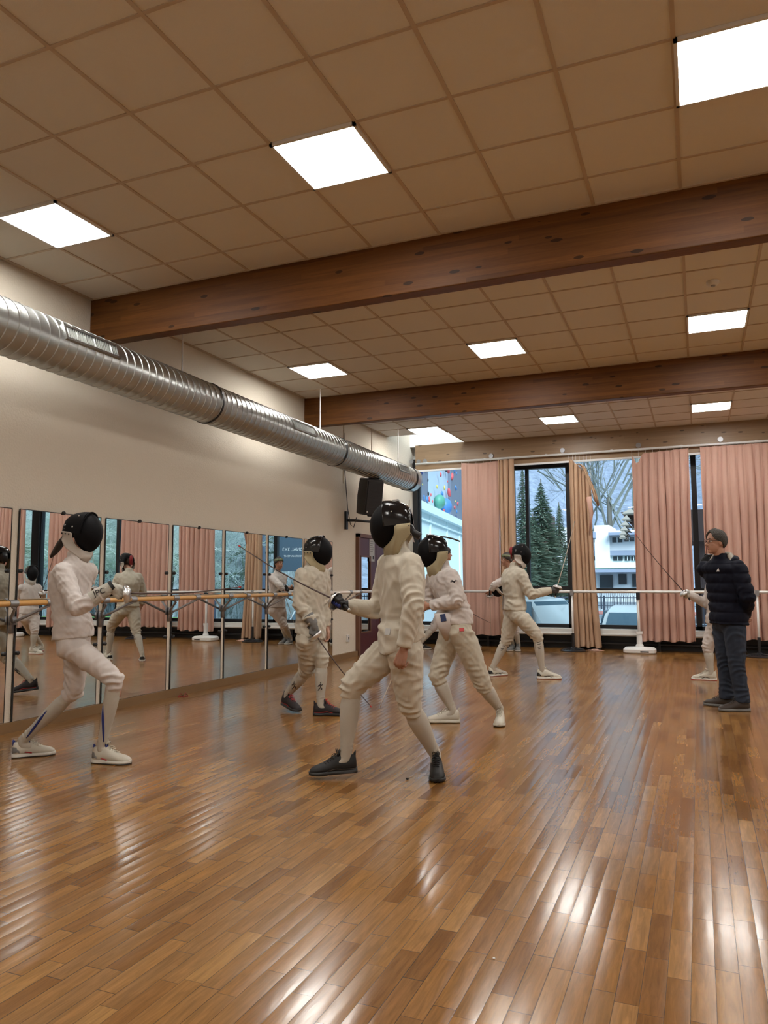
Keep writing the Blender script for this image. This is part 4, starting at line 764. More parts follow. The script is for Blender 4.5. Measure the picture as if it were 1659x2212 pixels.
def mask(par, c, f, tilt, st, name='fencing_mask'):
    """c centre, f facing unit (horizontal), tilt forward bend in degrees"""
    t_ = math.radians(tilt); s = nrm(np.cross(UP, f)); F0 = nrm(f*math.cos(t_)-UP*math.sin(t_)); U = nrm(np.cross(F0, s)); c = A3(c)
    q = st.get('ms', 1.); P = lambda a, b, d: c+(F0*a+s*b+U*d)*q
    nu, nv = 36, 28; V = []
    for j in range(nv+1):
        e = -PI/2+PI*j/nv; e = max(-PI/2+.02, min(PI/2-.02, e)); u = .146*math.sin(e); ce = math.cos(e); k = max(0, -u/.146); 
        for i in range(nu): a = 2*PI*i/nu; ff = math.cos(a)*ce*(.134 if math.cos(a) > 0 else .06)+.022*k**1.4-.012*max(0, u/.146)**2; V.append(P(ff, math.sin(a)*ce*.104*(1-.30*k**1.6)*(1+.03*math.sin(e)), u))
    o = MB().add(V, [(j*nu+i, j*nu+(i+1) % nu, (j+1)*nu+(i+1) % nu, (j+1)*nu+i) for j in range(nv) for i in range(nu)]).build(name, 'mesh', par, smooth=True)
    # glossy cover over crown and sides
    prof = [(-.128, .070, .088), (-.118, .098, .096), (-.09, .122, .103), (-.05, .138, .108), (-.01, .148, .1105), (.02, .151, .1085), (.034, .150, .106)]; rings = []; low = st.get('low', -.012)
    def arch(ff, h, w_, ins): 
        pts = []; h -= ins; w_ -= ins
        for i in range(23): a = PI*i/22; x = math.cos(a); z = math.sin(a); pts.append(P(ff, np.sign(x)*abs(x)**.62*w_, low+(h-low)*z**.8 if z > 0 else low))
        return pts
    for i, (ff, h, w_) in enumerate(prof): rings.append(np.array(arch(ff, h, w_, 0)+arch(ff, h, w_, .012)[::-1]))
    MB().loft(rings).build('mask_cover', st.get('cover', 'gloss'), o, auto=60)
    e = MB(); e.tube([P(.036, x, z) for x, z in [(math.cos(a)**1*.1055 if True else 0, low+(.151-low)*max(0, math.sin(a))**.8) for a in np.linspace(0, PI, 22)]], .0045, 8); e.build('edge_trim', st.get('cover', 'gloss'), o, smooth=True)
    # bib
    T = np.linspace(-1, 1, 41)
    top = lambda a: [np.interp(abs(a), [0, .22, .45, .62, .72, .76, 1], q_) for q_ in ([.066, .050, .018, -.014, -.026, -.030, -.125], [0, .050, .083, .101, .108, .1125, .103], [-.134, -.130, -.112, -.080, -.045, -.010, -.010])]
    bt = st.get('bt', (.045, -.235)); bot = lambda a: [np.interp(abs(a), [0, .25, .5, .72, .82, 1], q_) for q_ in ([bt[0], bt[0]-.02, -.03, -.07, -.085, -.118], [0, .06, .095, .104, .106, .098], [bt[1], bt[1]+.022, bt[1]+.070, -.125, -.110, -.070])]
    Vo = []; nvb = 10
    for j in range(nvb+1):
        v = j/nvb
        for a in T: A_, B_ = A3(top(a)), A3(bot(a)); p = A_*(1-v)+B_*v; bul = .014*math.sin(v*PI)*(1+.4*math.sin(9*a+4*v)); dirn = nrm(A3(max(.1, math.cos(a*PI/2)), math.sin(a*PI/2)*1.0, 0)); p = p+dirn*bul; p[1] = p[1] if a > 0 else -abs(p[1]); Vo.append(p)
    Vo = np.array(Vo); cen = A3(-.03, 0, 0); dd = Vo-cen; dd[:, 2] = 0; Vi = Vo-dd/np.linalg.norm(dd, axis=1)[:, None]*.007; nT = len(T); W2 = np.array([P(*p) for p in np.vstack([Vo, Vi])]); nn_ = len(Vo); Fb = []
    for j in range(nvb):
        for i in range(nT-1): a = j*nT+i; Fb += [(a, a+1, a+nT+1, a+nT), (nn_+a, nn_+a+nT, nn_+a+nT+1, nn_+a+1)]
    for i in range(nT-1): Fb += [(i, nn_+i, nn_+i+1, i+1), (nvb*nT+i, nvb*nT+i+1, nn_+nvb*nT+i+1, nn_+nvb*nT+i)]
    for j in range(nvb): Fb += [(j*nT, (j+1)*nT, nn_+(j+1)*nT, nn_+j*nT), (j*nT+nT-1, nn_+j*nT+nT-1, nn_+(j+1)*nT+nT-1, (j+1)*nT+nT-1)]
    b = MB().add(W2, Fb).build('bib', st.get('bib', 'bib'), o, smooth=True)
    sm = MB()
    for k in (.97,): sm.tube([P(*(A3(top(a))*(1-k)+A3(bot(a))*k+A3(.003*math.cos(a*1.5), .003*np.sign(a), 0))) for a in T], .0045, 6)
    sm.build('bib_binding', st.get('bib', 'bib'), b, smooth=True)
    for sd in (-1, 1):
        for ff, uu in ((-.112, -.026), (-.08, -.026), (-.05, -.026)): MB().ell(P(ff, sd*np.interp(ff, [-.125, -.04], [.107, .1155]), uu), (.006, .004, .006), np.stack([F0, s, U]), 10, 6).build('snap', 'black', b, smooth=True)
        for ff, uu in st.get('studs', ((-.10, .03), (-.03, .03), (-.01, .11), (-.10, .055))): 
            w_ = np.interp(ff, [-.128, -.05, .02], [.09, .108, .109])*(1 if uu < .08 else .80); MB().ell(P(ff, sd*(w_+.0), uu), (.0055, .004, .0055), np.stack([F0, s, U]), 10, 6).build('stud', 'chrome', o, smooth=True)
    sp = st.get('strap', [(-.128, 0, .06), (-.150, 0, 0), (-.140, 0, -.06)]); MB().tube([P(*p) for p in sp], [.03]*len(sp), 12, sq=st.get('strapq', .16), up=F0).build('back_strap', st.get('strapm', 'black'), o, smooth=True)
    if st.get('tag'): MB().box(P(-.045, 0, .142), (.04, .10, .012), np.stack([F0, s, U], 1)).build('crown_label', 'lightp', o)
    return o, P

def head_parts(mb, c, f, s, U):
    P = lambda a, b, d: c+f*a+s*b+U*d; fr = np.stack([f, s, U])
    mb.ell(P(-.012, 0, .028), (.096, .076, .098), fr, 24, 16); mb.ell(P(.022, 0, -.04), (.066, .060, .075), fr, 20, 12); mb.ell(P(.062, 0, -.088), (.024, .028, .024), fr, 14, 8)
    mb.tube([P(.074, 0, .022), P(.090, 0, -.004), P(.104, 0, -.024)], [.009, .011, .012], 10, round_=True); mb.ell(P(.092, 0, -.028), (.014, .018, .009), fr, 12, 8)
    for sd in (-1, 1): mb.tube([P(.074, sd*.010, .034), P(.066, sd*.045, .034)], [.010, .009], 8, round_=True); mb.ell(P(-.008, sd*.077, -.006), (.018, .007, .030), fr, 14, 8); mb.ell(P(.050, sd*.038, -.022), (.022, .018, .018), fr, 12, 8)
    mb.ell(P(.078, 0, -.052), (.012, .024, .006), fr, 12, 6); mb.ell(P(.076, 0, -.063), (.012, .021, .007), fr, 12, 6)
def face_details(body, c, f, s, U, glasses=False):
    P = lambda a, b, d: c+f*a+s*b+U*d; fr = np.stack([f, s, U])
    for sd in (-1, 1):
        MB().ell(P(.069, sd*.031, .012), (.011, .013, .010), fr, 14, 10).build('eye', 'white', body, smooth=True); MB().ell(P(.0795, sd*.031, .012), (.002, .006, .006), fr, 10, 6).build('iris', 'black', body, smooth=True)
        MB().tube([P(.083, sd*.012, .033), P(.082, sd*.032, .038), P(.070, sd*.050, .033)], [.004, .0045, .002], 8).build('eyebrow', 'hairg' if glasses else 'hair', body, smooth=True)
    MB().ell(P(.086, 0, -.052), (.005, .022, .004), fr, 12, 6).ell(P(.084, 0, -.062), (.005, .019, .005), fr, 12, 6).build('lips', 'lip', body, smooth=True)
    if glasses:
        g = MB()
        for sd in (-1, 1): g.tube([P(.098, sd*(.033+.024*math.cos(a)), .010+.018*math.sin(a)) for a in np.linspace(0, 2*PI, 20)], .0020, 6); g.tube([P(.097, sd*.057, .016), P(.06, sd*.078, .018), P(-.01, sd*.083, .012), P(-.025, sd*.080, -.008)], .0020, 6)
        g.tube([P(.098, -.009, .014), P(.101, 0, .017), P(.098, .009, .014)], .0020, 6); g.build('glasses', 'black', body, smooth=True)
def hair_cap(par, c, f, s, U, mat, front=40, side=2, back=-42, th=.012, name='hair', puff=1.):
    V = []; nu, nv = 48, 14; r = np.random.default_rng(3)
    for lay in (0, 1):
        for j in range(nv+1):
            for i in range(nu):
                a = 2*PI*i/nu; ca = math.cos(a); e0 = np.interp(abs(((a+PI) % (2*PI))-PI), [0, .45, .75, 1.05, 1.4, 1.75, 2.2, PI], [front, front-3, 18, -2, side-14, -22, back, back]); e = math.radians(e0+(90-e0)*j/nv)
                R_ = A3(.096, .076, .098)+(th*(.75+.5*r.random()*1.)*(1 if ca < .6 else 1.25*puff) if lay == 0 else .0); V.append(c+f*(-.012+R_[0]*math.cos(e)*ca)+s*R_[1]*math.cos(e)*math.sin(a)+U*(.028+R_[2]*math.sin(e)))
    n = (nv+1)*nu; F = []
    for j in range(nv):
        for i in range(nu): a, b = j*nu+i, j*nu+(i+1) % nu; F += [(a, b, b+nu, a+nu), (n+a, n+a+nu, n+b+nu, n+b)]
    for i in range(nu): b = (i+1) % nu; F.append((i, n+i, n+b, b))
    return MB().add(V, F).build(name, mat, par, smooth=True)

def person(label, F0, S, cat='person', group=None):
    F0 = A3(F0[0], F0[1], 0)
    def pt(p):
        if len(p) == 4: return A3(p[:3])
        off = p[2] if len(p) > 2 else 0; d = ray(p[0], p[1]); t = (off+(F0-O).dot(DV))/d.dot(DV); return O+t*d
    vec = lambda deg: RV*math.cos(math.radians(deg))+DV*math.sin(math.radians(deg))
    hf = vec(S['face']); cf = vec(S.get('chest', S['face'])); ff = vec(S.get('head', S['face'])); hr = np.cross(hf, UP); cr = np.cross(cf, UP)
    t = thing('person', label, cat, F0, group); g = S.get('g', 1.); hl = S.get('h', 1.)
    nk, ch, wa, pe, hd = (pt(S[k]) for k in ('nk', 'ch', 'wa', 'pe', 'hd')); vox = S.get('vox', .008)
    sh = {s: nk+cr*s*.152*g*S.get('sw', 1)-UP*.095+cf*S.get('shf', 0) for s in (1, -1)}; hip = {s: pe+hr*s*.085*g-UP*.03 for s in (1, -1)}
    suit, suit2 = S.get('jacket', 'suit'), S.get('pants', 'suit')
    body = MB(); jac = MB(); br_ = MB(); jf = []; bf = []
    # spine rings
    sp = nrm(nk-pe); P0 = pe-UP*.02
    def torso(mb, k, hem=None, top=True):
        rg = []
        if hem is not None: 
            for z, a, b, tl in hem: rg.append(ring(pe+UP*z, hr, hf, a*g*k, b*g*k, tiltf=tl))
        rg += [ring(wa, nrm(hr+cr), nrm(hf+cf), .150*g*k, .118*g*k), ring((wa+ch)/2, nrm(hr+cr*2), nrm(hf+cf*2), .160*g*k, .122*g*k), ring(ch, cr, cf, .172*g*k, .127*g*k), ring(ch*.45+nk*.55-UP*.015, cr, cf, .182*g*k, .115*g*k, p=2.6), ring(nk-UP*.055, cr, cf, .165*g*k, .095*g*k), ring(nk-UP*.02, cr, cf, .105*g*k, .075*g*k, p=2), ring(nk+UP*.01, cr, cf, .066*k, .062*k, p=2)]
        mb.loft(rg)
    hemtilt = S.get('hemtilt', -.35); hz = S.get('hem', -.02)
    torso(jac, 1.04, [(hz-.03, .174, .138, hemtilt), (hz, .172, .136, hemtilt*.8), (hz+.09, .166, .13, hemtilt*.2)])
    jac.tube([nk-UP*.02, nk+UP*.035+nrm(hd-nk)*.01, nk+UP*.05+nrm(hd-nk)*.012], [.068, .064, .060], 20)
    torso(body, .86, [(-.02, .15, .11, 0), (.06, .14, .105, 0)]); body.tube([nk-UP*.05, nk+UP*.02, hd-UP*.05-ff*.01], [.062, .056, .055], 14)
    up_s = nrm(hd-nk)
    fs = nrm(np.cross(UP, ff)); hp = math.radians(S.get('tilt', 0)); F1 = nrm(ff*math.cos(hp)-UP*math.sin(hp)); U1 = nrm(np.cross(F1, fs)); head_parts(body, hd+U1*(.0 if not S.get('bare') else 0), F1, fs, U1)
    # arms
    sleeves = {}; ctxg = {}
    gl_parts = []
    for s, A in ((1, S['R']), (-1, S['L'])):
        el = pt(A['e']); sj = sh[s]
        if 'G' in A:
            G, T = pt(A['G']), pt(A['T']); B = nrm(T-G); epee(G, T, 'epee', A['lab'], A.get('dark', True), A.get('gs', 1.)); c = G-B*.055; fa = nrm(c-el); pr = fa-fa.dot(B)*B
            pd = -UP+UP.dot(B)*B; X = nrm(B*.72+nrm(pd)*.62) if np.linalg.norm(pr) < .45 else nrm(nrm(pr)+B*.35); Z = nrm(B-B.dot(X)*X); Nm = np.cross(Z, X)*s; W = c-X*.078-Nm*.022-Z*.0; curl = (72, 82, 45); th = 1.
        else: W = pt(A['w']); X = nrm(pt(A['h'])-W); Z = nrm(A3(*A.get('z', tuple(cf)))); Nm = None; curl = A.get('curl', (28, 34, 20)); th = A.get('th', .5)
        # keep limb lengths plausible
        m1 = (sj+el)/2; m2 = (el+W)/2; fwd_ = nrm(W-el); k = g
        jac.tube([sj+UP*.01-cr*s*.04, sj, sj*.8+el*.2, m1, el*.9+sj*.1, el, el*.85+W*.15, m2, W*.9+el*.1-fwd_*.01, W-fwd_*.018], [.066*k, .077*k, .078*k, .073*k, .068*k, .067*k, .065*k, .058*k, .050*k, .048*k], 18, round_=False)
        jac.ell(sj, (.077*k,)*3, None, 16, 10)
        body.tube([sj, m1, el, m2, W], [.055*k, .048*k, .042*k, .037*k, .026], 12, round_=True)
        for cc, sg_, am, lam in ((el, .10, .013, .045), (sj*.55+el*.45, .12, .006, .07), (m2, .1, .008, .05)): jf.append((cc, el-sj if cc is not m2 else W-el, sg_, .115, am, lam, 1.9))
        jf.append((sj-UP*.05, cr*s+UP*.5, .10, .16, .006, .065, 2.6))
        hs = S.get('hs', 1.)
        if A.get('glove'):
            hand(body, W, X, Z, s, curl, hs*.92, .0070, th)
            gm = MB(); hand(gm, W, X, Z, s, curl, hs*1.10, .0112, th); gm.tube([W-fwd_*.05, W, W+X*.03*hs], [.036, .036, .034], 14, round_=True)
            if A.get('cuff'): cw = .058*k if A['cuff'] != 'tight' else .05
            go = remesh(gm, S.get('hv', .0045), 2).build('fencing_glove', A['glove'], t, smooth=True)
            ctxg[s] = None; cu = MB(); cl = A.get('cl', .13); a_ = W-fwd_*cl; n_ = 24
            cu.tube([a_, a_+fwd_*.02, W-fwd_*.04, W+fwd_*.005], [.060*k, .0595*k, .050*k, .040], n_); ctxg[s] = (cu.build('cuff', A.get('cuffm', A['glove']), go, auto=50), W, fwd_)
            if A.get('band'): MB().tube([W-fwd_*.005, W+fwd_*.018], [.0435, .042], 20).build('wrist_band', A['band'], go, auto=40)
            if A.get('fingers'):
                fm = MB(); X_, Z_ = nrm(X), nrm(Z-Z.dot(X)*X); N_ = np.cross(Z_, X_)*s
                for i, zz in enumerate((.030, .010, -.010, -.029)): fm.ell(W+X_*(.104-.004*i)*hs*1.1+Z_*zz*1.1+N_*.012-N_*0, (.017, .0095, .014), np.stack([nrm(X_+N_), Z_, np.cross(nrm(X_+N_), Z_)]), 12, 8)
                fm.build('knuckle_pads', A['fingers'], go, smooth=True)
        else: hand(body, W, X, Z, s, curl, hs, .0085, th)
    # legs
    for s, Lg in ((1, S['legR']), (-1, S['legL'])):
        hl_, to_ = pt(Lg['heel']), pt(Lg['toe']); 
        if len(Lg['heel']) == 2: hl_ = at(*Lg['heel'], z=0)
        if len(Lg['toe']) == 2: to_ = at(*Lg['toe'], z=0)
        lz = Lg.get('lift', (0, 0)); hl_ = A3(hl_[0], hl_[1], lz[0]); to_ = A3(to_[0], to_[1], lz[1]); D_ = to_-hl_; Ln = Lg.get('len', .285); mid = (hl_+to_)/2; D_ = nrm(D_); hl_ = mid-D_*Ln/2; to_ = mid+D_*Ln/2
        Xs, Ss, Us = shoe(hl_, to_, t, S['shoes'], flip=-s); an = hl_+Xs*.062+Us*.118; offh = (hip[s]-F0).dot(DV); offa = (an-F0).dot(DV); kn = pt((Lg['k'][0], Lg['k'][1], (offh+offa)/2+(Lg['k'][2] if len(Lg['k']) > 2 else 0)))
        tk = S.get('tk', 1.)*g*1.07; hj = hip[s]; ax = nrm(an-kn); cuffp = kn+ax*S.get('cuffd', .085); long_ = S.get('long', False)
        if not long_:
            br_.tube([hj+UP*.03, hj-UP*.03, hj*.7+kn*.3, hj*.4+kn*.6, kn*.88+hj*.12, kn, kn+ax*.04, cuffp], [.090*tk, .105*tk, .102*tk, .091*tk, .079*tk, .072*tk, .066*tk, .054*tk], 22)
            sk = MB(); sk.tube([kn-ax*.01, kn+ax*.06, kn+(an-kn)*.30, kn+(an-kn)*.50, kn+(an-kn)*.75, an-Us*.0, an-Us*.035+Xs*.005], [.050*tk, .052*tk, .060*tk, .055*tk, .042*tk, .0375, .037], 20); sk.tube([an-Us*.03-Xs*.0, an-Us*.05+Xs*.05], [.036, .034], 12, round_=True); s_o = remesh(sk, max(vox*.8, .006), 3, [(an+ (kn-an)*.12, ax, .03, .08, .006, .025, .5), (kn+ax*.1, ax, .05, .09, .003, .03, .5)], 0, s+3).build('sock', S.get('sockm', 'sock'), t, smooth=True)
            if S.get('sockp'): S['sockp'](s_o, kn, an, s, tk)
        else:
            br_.tube([hj+UP*.03, hj-UP*.03, hj*.7+kn*.3, hj*.4+kn*.6, kn*.88+hj*.12, kn, kn*.6+an*.4, kn*.3+an*.7, an*.85+kn*.15, an-UP*.035], [.088*tk, .103*tk, .100*tk, .088*tk, .078*tk, .073*tk, .070*tk, .066*tk, .066*tk, .072*tk], 22)
            bf.append((an+UP*.05, ax, .09, .13, .016, .04, 1.2))
        body.tube([hj, hj*.5+kn*.5, kn, kn*.65+an*.35, an, an-Us*.03], [.082*g, .068*g, .046*g, .048*g, .030, .030], 12, round_=True); body.tube([an-Us*.055-Xs*.01, hl_+Xs*.17+Us*.035], [.030, .026], 10, round_=True)
        th_ = kn-hj; bf += [(kn+ax*.01, ax, .085, .12, .017, .042, 1.7), (kn-nrm(th_)*.12, th_, .09, .13, .009, .06, 2.0), (hj+nrm(th_)*.08, th_, .11, .15, .009, .065, 2.4)]
    br_.loft([ring(pe-UP*.105, hr, hf, .10*g, .075*g), ring(pe-UP*.07, hr, hf, .155*g, .105*g), ring(pe-UP*.01, hr, hf, .163*g, .122*g), ring(pe+UP*.08, hr, hf, .153*g, .115*g), ring((pe+wa)/2+UP*.05, hr, hf, .142*g, .106*g)])
    jf += [(wa, wa-pe, .10, .30, .013, .07, 1.4), (pe+UP*.03, wa-pe, .07, .3, .006, .08, 2.0), (ch-UP*.03, nk-ch+cr*.8, .13, .25, .006, .09, 1.6)]
    if S.get('jfx'): S['jfx'](jf, ch, wa, pe)
    am = S.get('fold', 1.); jf = [(a, b, c_, d_, e_*am, f_, g_) for a, b, c_, d_, e_, f_, g_ in jf]
    sc2 = S.get('seed', 1)
    jo = remesh(jac, vox, 5, jf, .0055*am, sc2); 
    if S.get('quilt'):
        V = jo.V[0]; z = V[:, 2]; c2 = (wa+ch)/2; d_ = V-c2; d_[:, 2] = 0; nn_ = d_/(np.linalg.norm(d_, axis=1)[:, None]+1e-6); q_ = np.abs(np.sin(z*PI/.095+.8*np.sin(V[:, 0]*6)*.15))**.6; jo.V[0] = V+nn_*(q_*.015-.006)[:, None]
    jo = jo.build('puffer_jacket' if S.get('quilt') else 'fencing_jacket', suit, t, smooth=True)
    bo = remesh(br_, vox, 5, bf, .005, sc2+1).build('jeans' if S.get('long') else 'fencing_breeches', suit2, t, smooth=True)
    b_o = remesh(body, S.get('bv', .006), 2).build('body', S.get('skin', 'skin'), t, smooth=True)
    ctx = dict(t=t, jo=jo, bo=bo, b_o=b_o, nk=nk, ch=ch, wa=wa, pe=pe, hd=hd, ff=ff, fs=fs, F1=F1, U1=U1, cr=cr, cf=cf, hr=hr, hf=hf, pt=pt, sh=sh, g=g, gl=ctxg)
    if S.get('mask'): ctx['mask'], ctx['P'] = mask(t, hd, ff, S.get('tilt', 0), S['mask']); hair_cap(b_o, hd-F1*.012, F1, fs, U1, 'hair', 30, -5, -48, .008)
    else: face_details(b_o, hd, F1, fs, U1, S.get('glasses'))
    # hems and seams
    return ctx
def patch(par, P, n, u, w_, h_, mat, name='patch', d=.006): n = nrm(n); u = nrm(u-A3(u).dot(n)*n); v = np.cross(n, u); return MB().box(P, (w_, h_, d), np.stack([v, u, n], 1)).build(name, mat, par)
def on(par_obj, P, n):
    """drop a point onto the surface of a garment along -n"""
    off = A3(par_obj['_o']); o_ = Vector(A3(P)+nrm(n)*.6-off); hit = par_obj.ray_cast(o_, Vector(-nrm(n))); return (A3(hit[1])+off, A3(hit[2])) if hit[0] else (A3(P), nrm(n))
BW = dict(upper='shoew', sole='solew', sole2='soleb', lace='shoew', tab='blue', tongue='blue', mark='z', markm='red', heelp='glg')
def blue_line(so, kn, an, s, tk):
    ax = an-kn; V = []; m = MB(); pts = [kn+ax*v+(-DV)*(.058 if v < .6 else .046)*tk*math.cos((v-.35)*2.2)+RV*(-.045+.10*(v-.3)) for v in np.linspace(.38, .93, 9)]
    hits = [on(so, p, -DV)[0] for p in pts]; m.tube(hits, [.003, .006, .009, .010, .009, .009, .008, .006, .004], 6).build('sock_stripe', 'blue', so, smooth=True)
def runner(so, kn, an, s, tk):
    ax = an-kn; c = kn+ax*.62; k = lambda a, b: on(so, c+RV*a*1+UP*b, -DV)[0]
    m = MB(); 
    for l in (((0, .03), (-.004, .012), (.004, -.005)), ((.004, -.005), (-.012, -.02), (-.022, -.034)), ((.004, -.005), (.014, -.014), (.010, -.03)), ((-.004, .018), (-.018, .012), (-.022, .002)), ((-.002, .02), (.012, .016), (.022, .022))): m.tube([k(*p) for p in l], .0042, 6)
    m.ell(k(.003, .038), (.006, .006, .006), nu=8, nv=6); m.build('sock_print', 'ink', so, smooth=True)
def bars(so, kn, an, s, tk):
    ax = an-kn; m = MB(); sd = 1
    for v, w_ in ((.10, .035), (.17, .045), (.23, .04), (.31, .045), (.36, .03)): 
        c = kn+ax*v; m.tube([on(so, c+RV*(x)+UP*.004*math.sin(x*90), -DV)[0] for x in np.linspace(-w_/2-.005, w_/2-.005, 5)], .0035, 6)
    m.build('sock_print', 'ink', so, smooth=True)
# A: left fencer with ponytail
A = person('fencer in white with a dark ponytail, standing before the mirrors at the left', (-4.18, 4.2), dict(face=-4, chest=-18, head=-14, tilt=8, g=.90, jacket='suitw', pants='suitw', seed=11, vox=.007, bv=.005,
    hd=(184, 1150), nk=(165, 1206), ch=(151, 1262), wa=(153, 1330), pe=(158, 1376), hem=.02, hemtilt=.10, tk=.92,
    R=dict(e=(166, 1316, -.24), G=(279, 1281, -.14), T=(518, 1268, -.02), glove='glw', cuff=1, cuffm='glw', band='black', cl=.155, lab='epee held level over the wooden barre by the ponytailed fencer'),
    L=dict(e=(150, 1322, .24), w=(172, 1362, .20), h=(180, 1384, .2)),
    legR=dict(k=(249, 1468, -.05), heel=(206, 1647), toe=(277, 1650), len=.28), legL=dict(k=(160, 1492), heel=(38, 1636), toe=(108, 1630), len=.28),
    shoes=BW, sockp=blue_line, mask=dict(bib='bibw', cover='mesh', bt=(.055, -.215), studs=((-.105, .035), (-.105, .01), (-.035, .03), (-.01, .115)))))
cu_, W_, fw_ = A['gl'][1]; q, n = on(cu_, W_-fw_*.075, nrm(-DV+UP*.1)); text_mesh('JPC', .055, q+n*.003, nrm(fw_-UP*.25), nrm(np.cross(n, nrm(fw_-UP*.25))), 'ink', cu_, 'handwriting', .002)
kn = A['pt']((249, 1469, -.05)); an = A['pt']((224, 1606, -.1)); MB().tube([kn+(an-kn)*.12, kn+(an-kn)*.26], [.0545, .055], 24).build('bare_shin', 'skin', A['b_o'], smooth=True)
P = A['P']; pts = [P(-.10, 0, -.02), P(-.16, .01, -.055), P(-.20, .01, -.11), P(-.225, .0, -.17), P(-.255, 0, -.215), P(-.27, 0, -.20)]
MB().tube(pts, [.026, .034, .033, .027, .012, .003], 14, sq=.7).build('ponytail', 'hair', A['b_o'], smooth=True)
# B
B_ = person('fencer walking to the right with his sword lowered, behind the blade of the central fencer', (-3.47, 6.46), dict(face=-18, chest=-36, head=-12, tilt=3, g=.98, seed=21, vox=.008, bv=.006,
    hd=(689, 1190), nk=(676, 1221), ch=(672, 1266), wa=(669, 1328), pe=(671, 1366), hem=.0, hemtilt=-.25, shf=0,
    R=dict(e=(646, 1306, -.16), G=(685, 1376, -.16), T=(801, 1526, -.10), glove='glg', cuff=1, cuffm='glg', cl=.10, gs=1.15, lab='epee pointing down past the knee of the walking fencer'),
    L=dict(e=(701, 1305, .12), w=(705, 1358, .08), h=(706, 1376, .06), curl=(35, 45, 30)),
    legR=dict(k=(664, 1446), heel=(604, 1530), toe=(655, 1543), lift=(.055, .0), len=.30), legL=dict(k=(694, 1425, -.04), heel=(684, 1545), toe=(740, 1546), len=.30),
    shoes=dict(upper='shoer', sole='soleb', lace='red', mark='l', markm='red'), sockp=runner, mask=dict(bib='bib', studs=((-.10, .025), (-.02, .055), (-.02, .085), (-.05, .07), (-.02, .11), (-.1, .11)))))
# C: central fencer
Cc = person('central fencer in cream with bent knees, black shoes and a black and blue glove', (-1.92, 4.55), dict(face=196, chest=206, head=172, tilt=6, g=1.03, seed=31, vox=.007, bv=.0045, hv=.004,
    hd=(846, 1134), nk=(862, 1188), ch=(868, 1255), wa=(868, 1338), pe=(866, 1382), hem=.0, hemtilt=-.42, tk=1.0,
    R=dict(e=(818, 1318, .18), G=(720, 1294, .10), T=(518, 1180, .48), glove='glb', cuff=1, cuffm='suit', fingers='blue', cl=.16, lab='epee held out high to the left by the central fencer'),
    L=dict(e=(893, 1308, -.24), w=(872, 1405, -.24), h=(863, 1432, -.24), curl=(55, 60, 40), z=(-1, .1, 0)),
    legR=dict(k=(760, 1482), heel=(766, 1661, .05), toe=(673, 1657, .02), lift=(.035, .02), len=.30), legL=dict(k=(884, 1520, -.05), heel=(940, 1661), toe=(945, 1698), len=.30),
    skin='skind', shoes=dict(upper='shoeb', sole='soleb', lace='black', mark='l', markm='brown'), mask=dict(bib='bib', ms=1.08, strapq=.8, strap=[(-.105, 0, -.02), (-.125, 0, -.06), (-.165, 0, -.092)], tag=1, studs=((-.01, .11), (-.02, .07), (-.115, .10)), bt=(.02, -.26))))
q, n = on(Cc['jo'], Cc['pt']((838, 1364, -.1)), -DV); patch(Cc['jo'], q+n*.002, n, UP, .042, .042, 'lightp', 'square_label')
q, n = on(Cc['mask'], Cc['P'](-.085, -.1, -.055), -Cc['fs']*1.0); 
MB().add(*(lambda V: (V, [(j*2, j*2+1, j*2+3, j*2+2) for j in range(8)]))([tuple(Cc['P'](-.125+.012*math.sin(i/8*PI), sgn*.035, .14-.26*i/8)) for i in range(9) for sgn in (-1, 1)])).build('back_padding', 'suit', Cc['mask'], smooth=True)
# D
D_ = person('fencer leaning left behind the central fencer, with a blue label and white sneakers', (-1.90, 6.53), dict(face=190, chest=204, head=182, tilt=4, g=1.0, seed=41, vox=.008, jacket='suitw', pants='suitc',
    hd=(934, 1191), nk=(956, 1224), ch=(963, 1268), wa=(982, 1314), pe=(986, 1344), hem=.015, hemtilt=.0,
    R=dict(e=(930, 1290, .18), G=(900, 1322, .14), T=(820, 1529, -.05), dark=False, glove='glw', cuff=1, lab='pale blade slanting down to the floor between the two central fencers'),
    L=dict(e=(991, 1297, -.20), w=(926, 1309, -.10), h=(908, 1311, -.08), curl=(50, 50, 30), z=(0, -.2, 1)),
    legR=dict(k=(944, 1462), heel=(980, 1561), toe=(934, 1561), len=.29), legL=dict(k=(1043, 1478), heel=(1083, 1555), toe=(1075, 1575), len=.29),
    shoes=dict(upper='shoew', sole='shoew', lace='shoew'), mask=dict(bib='bib', ms=1.02, bt=(.0, -.28), strapq=.22, strap=[(-.05, 0, .130), (-.12, 0, .118), (-.19, 0, .098), (-.25, 0, .070)], strapm='brown', studs=((0, .115), (-.02, .085)))))
q, n = on(D_['bo'], D_['pt']((995, 1359, -.1)), -DV); patch(D_['bo'], q+n*.002, n, UP, .042, .028, 'red', 'red_label')
q, n = on(D_['jo'], D_['pt']((980, 1256, -.2)), -DV); m = MB()
for a, b in (((-.03, -.004), (.03, .006)), ((-.02, .012), (.005, -.012)), ((0, -.01), (.02, .014))): m.tube([on(D_['jo'], q+RV*p[0]+UP*p[1], -DV)[0] for p in (a, ((a[0]+b[0])/2, (a[1]+b[1])/2), b)], .004, 6)
m.build('sleeve_emblem', 'ink', D_['jo'], smooth=True)
m = MB(); Pm = D_['P']
